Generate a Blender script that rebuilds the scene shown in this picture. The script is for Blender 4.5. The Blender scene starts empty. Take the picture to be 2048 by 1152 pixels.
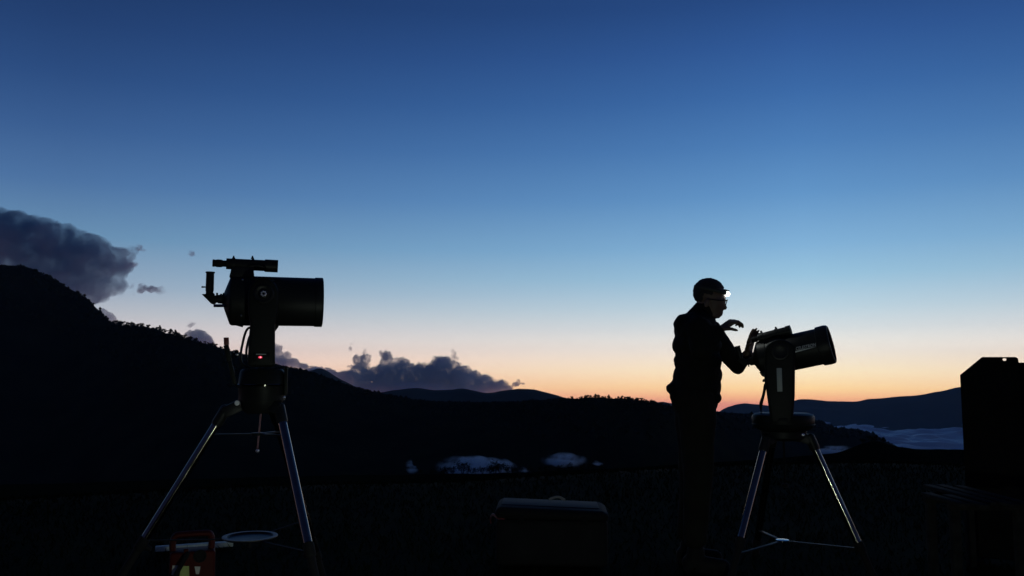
import bpy, bmesh, math, random
import numpy as np
from mathutils import Vector, Matrix, Euler, noise as mnoise

random.seed(7)
rng = np.random.default_rng(7)
R_ = math.radians
S = bpy.context.scene
COL = S.collection

# ------------------------------------------------------------------ camera
F = 1704.0                 # focal length in photograph pixels (2048 wide)
CAM_H = 1.15
PITCH = math.atan2(740 - 576, F)
cam = bpy.data.cameras.new('camera')
cam.sensor_width = 36.0
cam.lens = 36.0 * F / 2048.0
cam.clip_start, cam.clip_end = 0.05, 60000
camo = bpy.data.objects.new('camera', cam)
camo.location = (0, 0, CAM_H)
camo.rotation_euler = (math.pi / 2 + PITCH, 0, 0)
COL.objects.link(camo)
S.camera = camo

# ------------------------------------------------------------------ world: clear dusk sky
def lin(c):
    o = []
    for v in c:
        v = v / 255.0
        o.append(v / 12.92 if v <= 0.04045 else ((v + 0.055) / 1.055) ** 2.4)
    return (o[0], o[1], o[2], 1.0)

W = bpy.data.worlds.new('World')
S.world = W
W.use_nodes = True
nt = W.node_tree
nt.nodes.clear()
def N(t, **kw):
    n = nt.nodes.new(t)
    for k, v in kw.items():
        setattr(n, k, v)
    return n
def M_(op, a, b=None, c=None):
    n = N('ShaderNodeMath', operation=op)
    for i, v in enumerate((a, b, c)):
        if v is None:
            continue
        if isinstance(v, (int, float)):
            n.inputs[i].default_value = v
        else:
            nt.links.new(v, n.inputs[i])
    return n.outputs[0]
SUN_AZ = R_(19)            # the sun went down behind the far ridge, right of centre
tc = N('ShaderNodeTexCoord')
sp = N('ShaderNodeSeparateXYZ')
nt.links.new(tc.outputs['Generated'], sp.inputs[0])
dx, dy, dz = sp.outputs
el = M_('MULTIPLY', M_('ARCSINE', dz), 57.29578)
fac = M_('SQRT', M_('MAXIMUM', M_('DIVIDE', M_('ADD', el, 3.0), 93.0), 0.0))
hl = M_('SQRT', M_('ADD', M_('ADD', M_('MULTIPLY', dx, dx), M_('MULTIPLY', dy, dy)), 1e-6))
ca = M_('DIVIDE', M_('ADD', M_('MULTIPLY', dx, math.sin(SUN_AZ)), M_('MULTIPLY', dy, math.cos(SUN_AZ))), hl)
ang = M_('MULTIPLY', M_('ARCCOSINE', M_('MINIMUM', M_('MAXIMUM', ca, -1.0), 1.0)), 57.29578)
def yel(y):                # elevation of a photograph row
    return math.degrees(math.atan((740 - y) / F))
HAZE = 3.4e-5
def clear(d):              # the sky's own brightness, before the evening haze in the valley dims it
    L = 11500 if d <= 0 else min(11500, 259 / math.sin(R_(d)))
    return math.exp(HAZE * L)
def soft(c):               # a touch of grey in the dusk air
    g = 0.3 * c[0] + 0.6 * c[1] + 0.1 * c[2]
    return tuple(v * 0.935 + g * 0.065 for v in c[:3]) + (1.0,)
def ramp(stops):
    r = N('ShaderNodeValToRGB')
    e = r.color_ramp.elements
    st = sorted((math.sqrt(max(0, (d + 3) / 93)), tuple(v * clear(d) for v in soft(lin(c)))) for d, c in stops)
    e[0].position, e[0].color = st[0][0], st[0][1]
    e[1].position, e[1].color = st[-1][0], st[-1][1]
    for p, c in st[1:-1]:
        k = e.new(p)
        k.color = c
    nt.links.new(fac, r.inputs[0])
    return r.outputs[0]
TOWARD = [(-3, (186, 106, 104)), (yel(805), (218, 136, 116)), (yel(792), (243, 176, 124)), (yel(774), (252, 210, 146)),
          (yel(742), (249, 228, 186)), (yel(702), (234, 226, 212)), (yel(660), (212, 220, 222)), (yel(620), (186, 211, 224)),
          (yel(560), (150, 195, 222)), (yel(500), (126, 177, 217)), (yel(400), (94, 149, 202)), (yel(300), (72, 126, 186)),
          (yel(200), (55, 106, 170)), (yel(100), (44, 89, 154)), (yel(0), (35, 74, 134)), (40, (22, 50, 96)), (60, (14, 32, 68)), (90, (10, 20, 46))]
ASIDE = [(-3, (146, 88, 98)), (yel(800), (200, 124, 116)), (yel(762), (226, 166, 148)), (yel(722), (226, 188, 176)),
         (yel(682), (207, 192, 191)), (yel(640), (182, 184, 192)), (yel(590), (146, 166, 188)), (yel(500), (101, 142, 178)),
         (yel(400), (73, 114, 164)), (yel(300), (54, 93, 147)), (yel(200), (40, 76, 130)), (yel(100), (32, 64, 115)),
         (yel(0), (26, 55, 102)), (40, (18, 40, 80)), (60, (13, 28, 62)), (90, (10, 20, 46))]
AWAY = [(-3, (22, 24, 42)), (0, (28, 30, 52)), (6, (34, 36, 64)), (12, (28, 34, 66)), (25, (18, 28, 60)), (60, (11, 21, 50)), (90, (10, 20, 48))]
def mix(f, a, b):
    m = N('ShaderNodeMix', data_type='RGBA')
    nt.links.new(f, m.inputs[0])
    nt.links.new(a, m.inputs[6])
    nt.links.new(b, m.inputs[7])
    return m.outputs[2]
def mrange(v, a, b, it='LINEAR'):
    m = N('ShaderNodeMapRange', interpolation_type=it)
    nt.links.new(v, m.inputs[0])
    m.inputs[1].default_value, m.inputs[2].default_value = a, b
    return m.outputs[0]
skyc = mix(mrange(ang, 0, 47), ramp(TOWARD), ramp(ASIDE))
skyc = mix(mrange(ang, 47, 130, 'SMOOTHSTEP'), skyc, ramp(AWAY))
bg = N('ShaderNodeBackground')
nt.links.new(skyc, bg.inputs[0])
bg.inputs[1].default_value = 1.0
wo = N('ShaderNodeOutputWorld')
nt.links.new(bg.outputs[0], wo.inputs[0])

# ------------------------------------------------------------------ view and sampling
S.view_settings.view_transform = 'Standard'
S.view_settings.look = 'None'
S.view_settings.exposure = 0.0
S.view_settings.gamma = 1.0
S.render.engine = 'CYCLES'
S.cycles.use_denoising = True
S.cycles.max_bounces = 10
S.cycles.volume_bounces = 8
S.cycles.transparent_max_bounces = 16
S.cycles.volume_step_rate = 1.0
S.cycles.volume_max_steps = 256

# ------------------------------------------------------------------ helpers
def ray(px, py):
    u, v = (px - 1024) / F, (576 - py) / F
    return np.array((u, math.cos(PITCH) - v * math.sin(PITCH), math.sin(PITCH) + v * math.cos(PITCH)))
def at_range(px, py, D):
    d = ray(px, py)
    t = D / math.hypot(d[0], d[1])
    return np.array((d[0] * t, d[1] * t, CAM_H + d[2] * t))

class Frame:
    """a vertical plane standing on the meadow, square to the line of sight: gives real metres"""
    def __init__(s, px, R):
        d = ray(px, 740)
        s.az = math.atan2(d[0], d[1])
        s.R = R
        s.ex = np.array((math.cos(s.az), -math.sin(s.az)))
        s.ey = np.array((math.sin(s.az), math.cos(s.az)))
        s.loc = (R * math.sin(s.az), R * math.cos(s.az), 0.0)
    def q(s, px, py, y=0.0):
        d = ray(px, py)
        t = (s.R + y) / (d[:2] @ s.ey)
        return Vector((t * (d[:2] @ s.ex), y, CAM_H + t * d[2]))
    def empty(s, name):
        o = bpy.data.objects.new(name, None)
        o.empty_display_size = 0.1
        o.location = s.loc
        o.rotation_euler = (0, 0, -s.az)
        COL.objects.link(o)
        return o

def tag(o, label=None, cat=None, group=None, kind=None):
    if label: o['label'] = label
    if cat: o['category'] = cat
    if group: o['group'] = group
    if kind: o['kind'] = kind
    return o

class MB:
    def __init__(s):
        s.v, s.f = [], []
    def add(s, vs, fs):
        b = len(s.v)
        s.v += [tuple(p) for p in vs]
        s.f += [tuple(i + b for i in f) for f in fs]
        return s
    def box(s, c, size, rot=None):
        c = Vector(c)
        m = rot.to_matrix() if isinstance(rot, Euler) else (rot or Matrix.Identity(3))
        h = [x / 2 for x in size]
        vs = [c + m @ Vector((sx * h[0], sy * h[1], sz * h[2])) for sx in (-1, 1) for sy in (-1, 1) for sz in (-1, 1)]
        return s.add(vs, [(0, 1, 3, 2), (4, 6, 7, 5), (0, 4, 5, 1), (2, 3, 7, 6), (0, 2, 6, 4), (1, 5, 7, 3)])
    def bar(s, a, b, w, d, up=(0, 0, 1)):
        a, b = Vector(a), Vector(b)
        z = (b - a).normalized()
        x = Vector(up).cross(z)
        if x.length < 1e-4: x = Vector((1, 0, 0))
        x.normalize()
        y = z.cross(x)
        m = Matrix((x, y, z)).transposed()
        return s.box((a + b) / 2, (w, d, (b - a).length), m)
    def rings(s, centers, frames, radii, n=16, cap=True, sq=(1, 1)):
        vs, fs = [], []
        for c, (x, y), r in zip(centers, frames, radii):
            for k in range(n):
                a = 2 * math.pi * k / n
                vs.append(c + x * (r * sq[0] * math.cos(a)) + y * (r * sq[1] * math.sin(a)))
        m = len(centers)
        for i in range(m - 1):
            for k in range(n):
                k2 = (k + 1) % n
                fs.append((i * n + k, i * n + k2, (i + 1) * n + k2, (i + 1) * n + k))
        if cap:
            fs.append(tuple(range(n - 1, -1, -1)))
            fs.append(tuple((m - 1) * n + k for k in range(n)))
        return s.add(vs, fs)
    def lathe(s, o, d, prof, n=32, cap=True):
        o, d = Vector(o), Vector(d).normalized()
        x = d.orthogonal().normalized()
        y = d.cross(x)
        return s.rings([o + d * t for t, r in prof], [(x, y)] * len(prof), [max(r, 1e-5) for t, r in prof], n, cap)
    def cyl(s, a, b, r, r2=None, n=20):
        a, b = Vector(a), Vector(b)
        return s.lathe(a, b - a, [(0, r), ((b - a).length, r if r2 is None else r2)], n)
    def tube(s, pts, r, n=8, smooth=4, sq=(1, 1)):
        pts = [Vector(p) for p in pts]
        if smooth and len(pts) > 2:
            out = []
            for i in range(len(pts) - 1):
                p0, p1, p2, p3 = pts[max(i - 1, 0)], pts[i], pts[i + 1], pts[min(i + 2, len(pts) - 1)]
                for k in range(smooth):
                    t = k / smooth
                    out.append(0.5 * ((2 * p1) + (p2 - p0) * t + (2 * p0 - 5 * p1 + 4 * p2 - p3) * t * t + (3 * p1 - p0 - 3 * p2 + p3) * t ** 3))
            pts = out + [pts[-1]]
        rs = r if isinstance(r, (list, tuple)) else [r] * len(pts)
        if len(rs) != len(pts):
            rs = list(np.interp(np.linspace(0, 1, len(pts)), np.linspace(0, 1, len(rs)), rs))
        fr, x = [], None
        for i in range(len(pts)):
            d = (pts[min(i + 1, len(pts) - 1)] - pts[max(i - 1, 0)]).normalized()
            if x is None:
                x = Vector((0, 1, 0)).cross(d)
                if x.length < 1e-3: x = d.orthogonal()
            x = (x - d * x.dot(d)).normalized()
            fr.append((x, d.cross(x)))
        return s.rings(pts, fr, rs, n, True, sq)
    def ball(s, c, r, n=12, rot=None):
        c = Vector(c)
        r = r if isinstance(r, (tuple, list)) else (r, r, r)
        m = rot or Matrix.Identity(3)
        vs, fs = [], []
        h = n // 2
        for i in range(1, h):
            t = math.pi * i / h
            for k in range(n):
                a = 2 * math.pi * k / n
                vs.append(c + m @ Vector((r[0] * math.sin(t) * math.cos(a), r[1] * math.sin(t) * math.sin(a), r[2] * math.cos(t))))
        T, B = len(vs), len(vs) + 1
        vs += [c + m @ Vector((0, 0, r[2])), c - m @ Vector((0, 0, r[2]))]
        for i in range(h - 2):
            for k in range(n):
                k2 = (k + 1) % n
                fs.append((i * n + k, (i + 1) * n + k, (i + 1) * n + k2, i * n + k2))
        for k in range(n):
            fs.append((T, k, (k + 1) % n))
            fs.append((B, (h - 2) * n + (k + 1) % n, (h - 2) * n + k))
        return s.add(vs, fs)
    def capsule(s, a, b, ra, rb=None, n=14):
        rb = ra if rb is None else rb
        a, b = Vector(a), Vector(b)
        d = b - a
        L = d.length
        pr = [(-ra * math.cos(t), ra * math.sin(t)) for t in np.linspace(0.08, math.pi / 2, 5)]
        pr += [(L + rb * math.sin(t), rb * math.cos(t)) for t in np.linspace(0, math.pi / 2 - 0.08, 5)]
        return s.lathe(a, d, pr, n)
    def prism(s, poly, y0, y1):
        """poly: list of (x, z), extruded along y"""
        n = len(poly)
        vs = [(x, y0, z) for x, z in poly] + [(x, y1, z) for x, z in poly]
        fs = [tuple(range(n)), tuple(range(2 * n - 1, n - 1, -1))]
        fs += [(i, i + n, (i + 1) % n + n, (i + 1) % n) for i in range(n)]
        return s.add(vs, fs)
    def mesh(s, name, bevel=0, seg=2, smooth=True, angle=35):
        me = bpy.data.meshes.new(name)
        me.from_pydata(s.v, [], s.f)
        bm = bmesh.new()
        bm.from_mesh(me)
        bmesh.ops.recalc_face_normals(bm, faces=bm.faces)
        if bevel:
            es = [e for e in bm.edges if len(e.link_faces) == 2 and e.calc_face_angle(0) > R_(40)]
            bmesh.ops.bevel(bm, geom=es, offset=bevel, segments=seg, affect='EDGES', profile=0.5)
        bm.to_mesh(me)
        bm.free()
        if smooth:
            me.shade_smooth()
            me.set_sharp_from_angle(angle=R_(angle))
        return me
    def build(s, name, mat, parent=None, bevel=0, seg=2, smooth=True, angle=35):
        o = bpy.data.objects.new(name, s.mesh(name, bevel, seg, smooth, angle))
        o.data.materials.append(mat)
        COL.objects.link(o)
        o.parent = parent
        return o

def fast_mesh(name, verts, tris):
    """numpy verts (n,3), faces (m,3 or 4)"""
    verts = np.asarray(verts, dtype=np.float32)
    tris = np.asarray(tris, dtype=np.int32)
    me = bpy.data.meshes.new(name)
    me.vertices.add(len(verts))
    me.vertices.foreach_set('co', verts.ravel())
    k = tris.shape[1]
    me.loops.add(tris.size)
    me.loops.foreach_set('vertex_index', tris.ravel())
    me.polygons.add(len(tris))
    me.polygons.foreach_set('loop_start', np.arange(0, tris.size, k, dtype=np.int32))
    me.update(calc_edges=True)
    me.validate()
    return me
def link(name, me, mat, parent=None):
    o = bpy.data.objects.new(name, me)
    if mat: me.materials.append(mat)
    COL.objects.link(o)
    o.parent = parent
    return o

def mat(name, col, rough=0.6, metal=0.0, vary=0.25, scale=8.0, bump=0.0, bscale=60.0, emit=None, estr=0.0, spec=0.5, coat=0.0):
    m = bpy.data.materials.new(name)
    m.use_nodes = True
    t = m.node_tree
    b = t.nodes['Principled BSDF']
    b.inputs['Roughness'].default_value = rough
    b.inputs['Metallic'].default_value = metal
    b.inputs['Specular IOR Level'].default_value = spec
    b.inputs['Coat Weight'].default_value = coat
    tcn = t.nodes.new('ShaderNodeTexCoord')
    if vary:
        nz = t.nodes.new('ShaderNodeTexNoise')
        nz.inputs['Scale'].default_value = scale
        nz.inputs['Detail'].default_value = 5
        t.links.new(tcn.outputs['Object'], nz.inputs['Vector'])
        r = t.nodes.new('ShaderNodeValToRGB')
        r.color_ramp.elements[0].position, r.color_ramp.elements[1].position = 0.3, 0.7
        r.color_ramp.elements[0].color = (*[c * (1 - vary) for c in col], 1)
        r.color_ramp.elements[1].color = (*[min(1, c * (1 + vary)) for c in col], 1)
        t.links.new(nz.outputs['Fac'], r.inputs[0])
        t.links.new(r.outputs[0], b.inputs['Base Color'])
        mr = t.nodes.new('ShaderNodeMapRange')
        mr.inputs[3].default_value, mr.inputs[4].default_value = max(0.03, rough - 0.08), min(1, rough + 0.08)
        t.links.new(nz.outputs['Fac'], mr.inputs[0])
        t.links.new(mr.outputs[0], b.inputs['Roughness'])
    else:
        b.inputs['Base Color'].default_value = (*col, 1)
    if bump:
        nb = t.nodes.new('ShaderNodeTexNoise')
        nb.inputs['Scale'].default_value = bscale
        nb.inputs['Detail'].default_value = 4
        t.links.new(tcn.outputs['Object'], nb.inputs['Vector'])
        bp = t.nodes.new('ShaderNodeBump')
        bp.inputs['Strength'].default_value = bump
        bp.inputs['Distance'].default_value = 0.01
        t.links.new(nb.outputs['Fac'], bp.inputs['Height'])
        t.links.new(bp.outputs[0], b.inputs['Normal'])
    if emit:
        b.inputs['Emission Color'].default_value = (*emit, 1)
        b.inputs['Emission Strength'].default_value = estr
    return m

LANTERN = 430.0
ANISO = 0.25
MAT = dict(
    black=mat('black_paint', (0.012, 0.013, 0.013), 0.45, bump=0.05, bscale=300, spec=0.2),
    rubber=mat('black_rubber', (0.010, 0.010, 0.010), 0.75, spec=0.15),
    matt=mat('matt_black', (0.008, 0.008, 0.008), 0.8, spec=0.1),
    arm=mat('dark_grey_plastic', (0.010, 0.0115, 0.010), 0.5, bump=0.08, bscale=400, spec=0.12),
    chrome=mat('brushed_steel', (0.27, 0.25, 0.225), 0.11, 1.0, vary=0.1, scale=30),
    bolt=mat('bright_steel', (0.8, 0.8, 0.8), 0.3, 1.0, vary=0.1),
    white=mat('white_print', (0.75, 0.77, 0.75), 0.4, vary=0.08),
    tag=mat('pale_label', (0.34, 0.38, 0.35), 0.5, vary=0.1),
    glass=mat('coated_glass', (0.02, 0.025, 0.03), 0.08, vary=0),
    redcap=mat('dull_red_plastic', (0.16, 0.03, 0.022), 0.5),
    led=mat('red_led', (0.3, 0.0, 0.01), 0.4, vary=0, emit=(1.0, 0.06, 0.12), estr=0.9),
    ledcore=mat('red_led_core', (0.5, 0.2, 0.2), 0.4, vary=0, emit=(1.0, 0.4, 0.45), estr=1.5),
    lampglow=mat('lamp_lens', (0.9, 0.9, 0.9), 0.3, vary=0, emit=(0.95, 1.0, 0.96), estr=9.0),
    globe=mat('lantern_globe', (0.8, 0.85, 0.8), 0.4, vary=0, emit=(0.86, 1.0, 0.84), estr=LANTERN),
    skin=mat('skin', (0.10, 0.062, 0.045), 0.6, bump=0.1, bscale=200),
    hair=mat('dark_hair', (0.012, 0.010, 0.009), 0.7, bump=0.5, bscale=400),
    jacket=mat('black_jacket', (0.009, 0.009, 0.008), 0.85, bump=0.2, bscale=120, spec=0.1),
    trousers=mat('dark_trousers', (0.012, 0.012, 0.009), 0.9, bump=0.2, bscale=300, spec=0.1),
    shoe=mat('dark_shoe', (0.010, 0.010, 0.009), 0.7, spec=0.1),
    strap=mat('elastic_strap', (0.03, 0.035, 0.03), 0.8),
    grass=mat('grass', (0.010, 0.013, 0.003), 0.9, vary=0.5, scale=3.0, bump=0.6, bscale=30, spec=0.02),
    blade=mat('grass_blade', (0.010, 0.014, 0.003), 0.9, vary=0.5, scale=2.0, spec=0.02),
    leaf=mat('foliage', (0.014, 0.019, 0.006), 0.9, vary=0.5, scale=0.7, spec=0.02),
    bark=mat('bark', (0.03, 0.024, 0.018), 0.9),
    forest=mat('forested_slope', (0.011, 0.014, 0.006), 0.95, vary=0.5, scale=0.02, spec=0.0),
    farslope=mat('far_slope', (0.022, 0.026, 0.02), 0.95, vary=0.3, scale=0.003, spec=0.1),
    fogtop=mat('fog_top', (0.95, 0.92, 0.88), 0.5, vary=0.03, scale=0.003, spec=1.0),
    case=mat('grey_black_nylon', (0.012, 0.012, 0.012), 0.7, bump=0.3, bscale=250, spec=0.08),
    casesheen=mat('case_painted_sheen', (0.026, 0.026, 0.028), 0.65, bump=0.15, bscale=200, spec=0.1),  # lighter than the nylon: the highlight on the case top, put into the colour
    tray=mat('tray_metal', (0.12, 0.125, 0.13), 0.5),
    redbox=mat('red_plastic', (0.06, 0.007, 0.004), 0.6, bump=0.1, bscale=100, spec=0.12),
    paleplank=mat('pale_plank', (0.68, 0.74, 0.60), 0.7, vary=0.2, scale=20, bump=0.3),
    yellowgreen=mat('yellow_green_patch', (0.36, 0.44, 0.10), 0.5, vary=0.2, scale=25),
    palepatch=mat('pale_patch', (0.48, 0.47, 0.40), 0.5, vary=0.2, scale=25),
    board=mat('black_board', (0.008, 0.008, 0.008), 0.9, bump=0.1, spec=0.05),
    slat=mat('weathered_slat', (0.02, 0.02, 0.018), 0.9, vary=0.4, scale=18, bump=0.3, spec=0.05),
)

# drawn steel tube: the polish runs round the leg, so glints stretch along it
t_ = MAT['chrome'].node_tree
tn = t_.nodes.new('ShaderNodeTangent')
tn.direction_type, tn.axis = 'RADIAL', 'Z'
pb = t_.nodes['Principled BSDF']
t_.links.new(tn.outputs[0], pb.inputs['Tangent'])
pb.inputs['Anisotropic'].default_value = 0.9
pb.inputs['Anisotropic Rotation'].default_value = ANISO

# ------------------------------------------------------------------ terrain
def fbm(x, y, s, o=4, seed=0.0):
    v, a, t = 0.0, 1.0, 0.0
    for _ in range(o):
        v += a * mnoise.noise(Vector((x / s, y / s, seed)))
        t += a
        a *= 0.5
        s *= 0.5
        seed += 7.3
    return v / t

def ridge(name, pts, m, step, W_front, W_back, base, nf=22, nb=10, rough=0.0, rscale=100.0, power=1.15, kind='structure', seed=0.0, back=None):
    """a real ridge: pts = (px, py, range) of its crest; the slopes run down to the valley on both sides"""
    xs = np.array([p[0] for p in pts], float)
    pxs = np.arange(xs[0], xs[-1] + 1, step)
    ys = np.interp(pxs, xs, [p[1] for p in pts])
    k = np.array([0.25, 0.5, 0.25])
    for _ in range(2):
        ys = np.convolve(np.pad(ys, 1, 'edge'), k, 'valid')
    Ds = np.interp(pxs, xs, [p[2] for p in pts])
    ks = max(3, int(60 / step)) | 1
    Ds = np.convolve(np.pad(Ds, ks // 2, 'edge'), np.ones(ks) / ks, 'valid')
    ss = np.concatenate([1 - np.linspace(1, 0, nf) ** 1.6 , 1 + np.linspace(0, 1, nb + 1)[1:] ** 1.4])
    ss[:nf] = (np.linspace(0, 1, nf)) ** 0.7
    V, crest = [], []
    for px, py, D in zip(pxs, ys, Ds):
        c = at_range(px, py, D)
        c[2] += rough * 0.25 * fbm(c[0], c[1], rscale * 0.3, 3, seed)
        h = math.hypot(c[0], c[1])
        ux, uy = c[0] / h, c[1] / h
        crest.append(c)
        for s in ss:
            if s <= 1:
                r = D - W_front * (1 - s)
                g = s ** power
            else:
                r = D + W_back * (s - 1)
                g = max(0.0, 2 - s) ** 1.2
            x, y = ux * r, uy * r
            bs = min(base, c[2] - 60) if s <= 1 or back is None else back
            z = bs + (c[2] - bs) * g
            e = min(1.0, abs(s - 1) * 5) * min(1, s * 4)
            z += rough * e * (fbm(x, y, rscale, 4, seed) - 0.15)
            V.append((x, y, z))
    n, w = len(pxs), len(ss)
    idx = np.arange(n * w).reshape(n, w)
    Fq = np.stack([idx[:-1, :-1], idx[1:, :-1], idx[1:, 1:], idx[:-1, 1:]], -1).reshape(-1, 4)
    me = fast_mesh(name, V, Fq)
    me.shade_smooth()
    o = link(name, me, m)
    tag(o, kind=kind)
    return o, np.array(crest), pxs

# valley floor: one sheet out to the horizon
th = np.linspace(0, 2 * math.pi, 97)[:-1]
rr = np.array([0, 300, 900, 2000, 4000, 7000, 10000.0])
V = np.array([(r * math.sin(a), r * math.cos(a), -470 + (0 if r < 1 else 5 * fbm(r * math.sin(a), r * math.cos(a), 900))) for r in rr for a in th])
idx = np.arange(len(rr) * len(th)).reshape(len(rr), len(th))
nx = np.roll(idx, -1, 1)
Fq = np.stack([idx[:-1], nx[:-1], nx[1:], idx[1:]], -1).reshape(-1, 4)
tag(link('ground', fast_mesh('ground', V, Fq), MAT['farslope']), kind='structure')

# the meadow: a flat hilltop that rolls off about ten metres away
def meadow_z(x, y):
    r = math.hypot(x, y)
    edge = 8.5 + 3.0 * max(0, min(1, (x / max(r, 1e-3)) * 2.2 + 0.1))
    t = max(0.0, r - edge)
    return -0.5 * t * t / (t + 6.0) * (1 + 0.02 * t ** 0.5) + (0.02 * fbm(x, y, 1.7, 3) if r > 1 else 0) * min(1, r / 3)
rr = np.concatenate([np.linspace(0, 14, 57), 14 + np.linspace(0, 1, 30)[1:] ** 2 * 130])
th = np.linspace(0, 2 * math.pi, 193)[:-1]
V = np.array([(r * math.sin(a), r * math.cos(a), meadow_z(r * math.sin(a), r * math.cos(a))) for r in rr for a in th])
idx = np.arange(len(rr) * len(th)).reshape(len(rr), len(th))
nx = np.roll(idx, -1, 1)
Fq = np.stack([idx[:-1], nx[:-1], nx[1:], idx[1:]], -1).reshape(-1, 4)
me = fast_mesh('meadow', V, Fq)
me.shade_smooth()
tag(link('meadow', me, MAT['grass']), kind='structure')

# near shoulder of the hill below the meadow
SH = [(-900, 985, 190), (0, 970, 190), (500, 955, 200), (700, 950, 210), (820, 950, 220), (880, 948, 220), (960, 947, 220), (1040, 946, 220),
      (1120, 940, 230), (1250, 936, 230), (1400, 926, 240), (1560, 916, 250), (1640, 909, 260), (1680, 904, 260), (1702, 897, 260), (1722, 888, 260),
      (1745, 881, 260), (1766, 885, 260), (1790, 893, 260), (1830, 898, 260), (1920, 899, 260), (2048, 900, 260), (2900, 905, 250)]
sh_o, sh_c, sh_px = ridge('hillside', SH, MAT['forest'], 5, 110, 260, -75, rough=1.2, rscale=18, seed=3, back=-140)

# the long dark wooded ridge, high mountain at its left end
R1 = [(-1100, 560, 1500), (-500, 530, 1550), (-150, 545, 1600), (0, 531, 1600), (45, 531, 1600), (70, 539, 1590), (105, 556, 1570), (140, 578, 1540),
      (176, 598, 1500), (190, 612, 1470), (205, 630, 1430), (225, 647, 1380), (240, 650, 1340), (262, 651, 1320), (300, 656, 1280), (340, 668, 1240),
      (380, 680, 1200), (430, 692, 1180), (480, 706, 1180), (540, 722, 1190), (566, 730, 1200), (600, 738, 1200), (640, 750, 1200), (700, 771, 1190),
      (760, 788, 1180), (830, 799, 1150), (900, 804, 1120), (980, 805, 1080), (1060, 801, 1020), (1110, 798, 960), (1150, 797, 930), (1200, 795, 920), (1240, 796, 920),
      (1270, 800, 930), (1310, 806, 950), (1335, 811, 980), (1380, 818, 1150), (1440, 825, 1400), (1500, 829, 1600), (1570, 834, 1750), (1638, 842, 1850), (1655, 852, 1880),
      (1680, 857, 1900), (1708, 859, 1920), (1727, 862, 1940), (1748, 872, 1950), (1767, 884, 1960), (1786, 893, 1960), (1850, 915, 1950), (2000, 950, 1900), (2600, 1000, 1900)]
r1_o, r1_c, r1_px = ridge('mountain', R1, MAT['forest'], 4, 620, 900, -130, nf=30, rough=9, rscale=140, seed=11, back=-480)

R2 = [(300, 800, 4200), (560, 800, 4200), (700, 795, 4200), (752, 786, 4200), (800, 778, 4200), (836, 775, 4250), (868, 781, 4250), (900, 780, 4200), (926, 776, 4200), (952, 782, 4200),
      (972, 787, 4100), (1000, 782, 4000), (1036, 777, 3900), (1070, 780, 3900), (1110, 789, 3900), (1145, 800, 3900), (1250, 830, 3900), (1500, 850, 3900)]
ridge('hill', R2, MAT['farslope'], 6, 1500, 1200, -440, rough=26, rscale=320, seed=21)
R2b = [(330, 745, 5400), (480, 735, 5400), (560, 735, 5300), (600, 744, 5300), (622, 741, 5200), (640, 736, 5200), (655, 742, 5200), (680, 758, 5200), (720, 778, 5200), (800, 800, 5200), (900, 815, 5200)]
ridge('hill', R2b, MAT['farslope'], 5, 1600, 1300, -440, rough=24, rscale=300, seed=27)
R3 = [(1150, 812, 8600), (1290, 808, 8600), (1325, 803, 8500), (1350, 808, 8500), (1400, 838, 8000), (1432, 828, 7800), (1450, 816, 7700), (1470, 809, 7700), (1490, 806, 7700), (1512, 808, 7700),
      (1545, 812, 7800), (1575, 806, 7900), (1600, 798, 7900), (1622, 798, 7900), (1650, 802, 7900), (1690, 803, 7900), (1715, 803, 7900), (1735, 798, 7900), (1760, 796, 7900),
      (1800, 793, 7900), (1840, 790, 7900), (1880, 783, 7900), (1912, 775, 7900), (1935, 772, 7900), (1990, 764, 7900), (2048, 758, 7900), (2300, 740, 7900), (2800, 745, 7900)]
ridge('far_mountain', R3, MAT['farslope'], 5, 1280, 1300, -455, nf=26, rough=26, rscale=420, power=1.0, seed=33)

# sea of fog filling the valley
pxs = np.arange(1300, 2700, 7)
rs = np.linspace(3000, 7400, 190)
V = []
for px in pxs:
    d = ray(px, 850)
    h = math.hypot(d[0], d[1])
    for r in rs:
        x, y = d[0] / h * r, d[1] / h * r
        z = -420 + 60 * fbm(x * 0.4, y, 480, 4, 5.0) + 70 * fbm(x * 0.55, y, 170, 3, 9.0)
        V.append((x, y, z))
idx = np.arange(len(V)).reshape(len(pxs), len(rs))
Fq = np.stack([idx[:-1, :-1], idx[1:, :-1], idx[1:, 1:], idx[:-1, 1:]], -1).reshape(-1, 4)
me = fast_mesh('fog_sea', V, Fq)
me.shade_smooth()
tag(link('fog_sea', me, MAT['fogtop']), 'pale blue sea of fog filling the valley below the far mountains', 'fog', kind='stuff')

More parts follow.
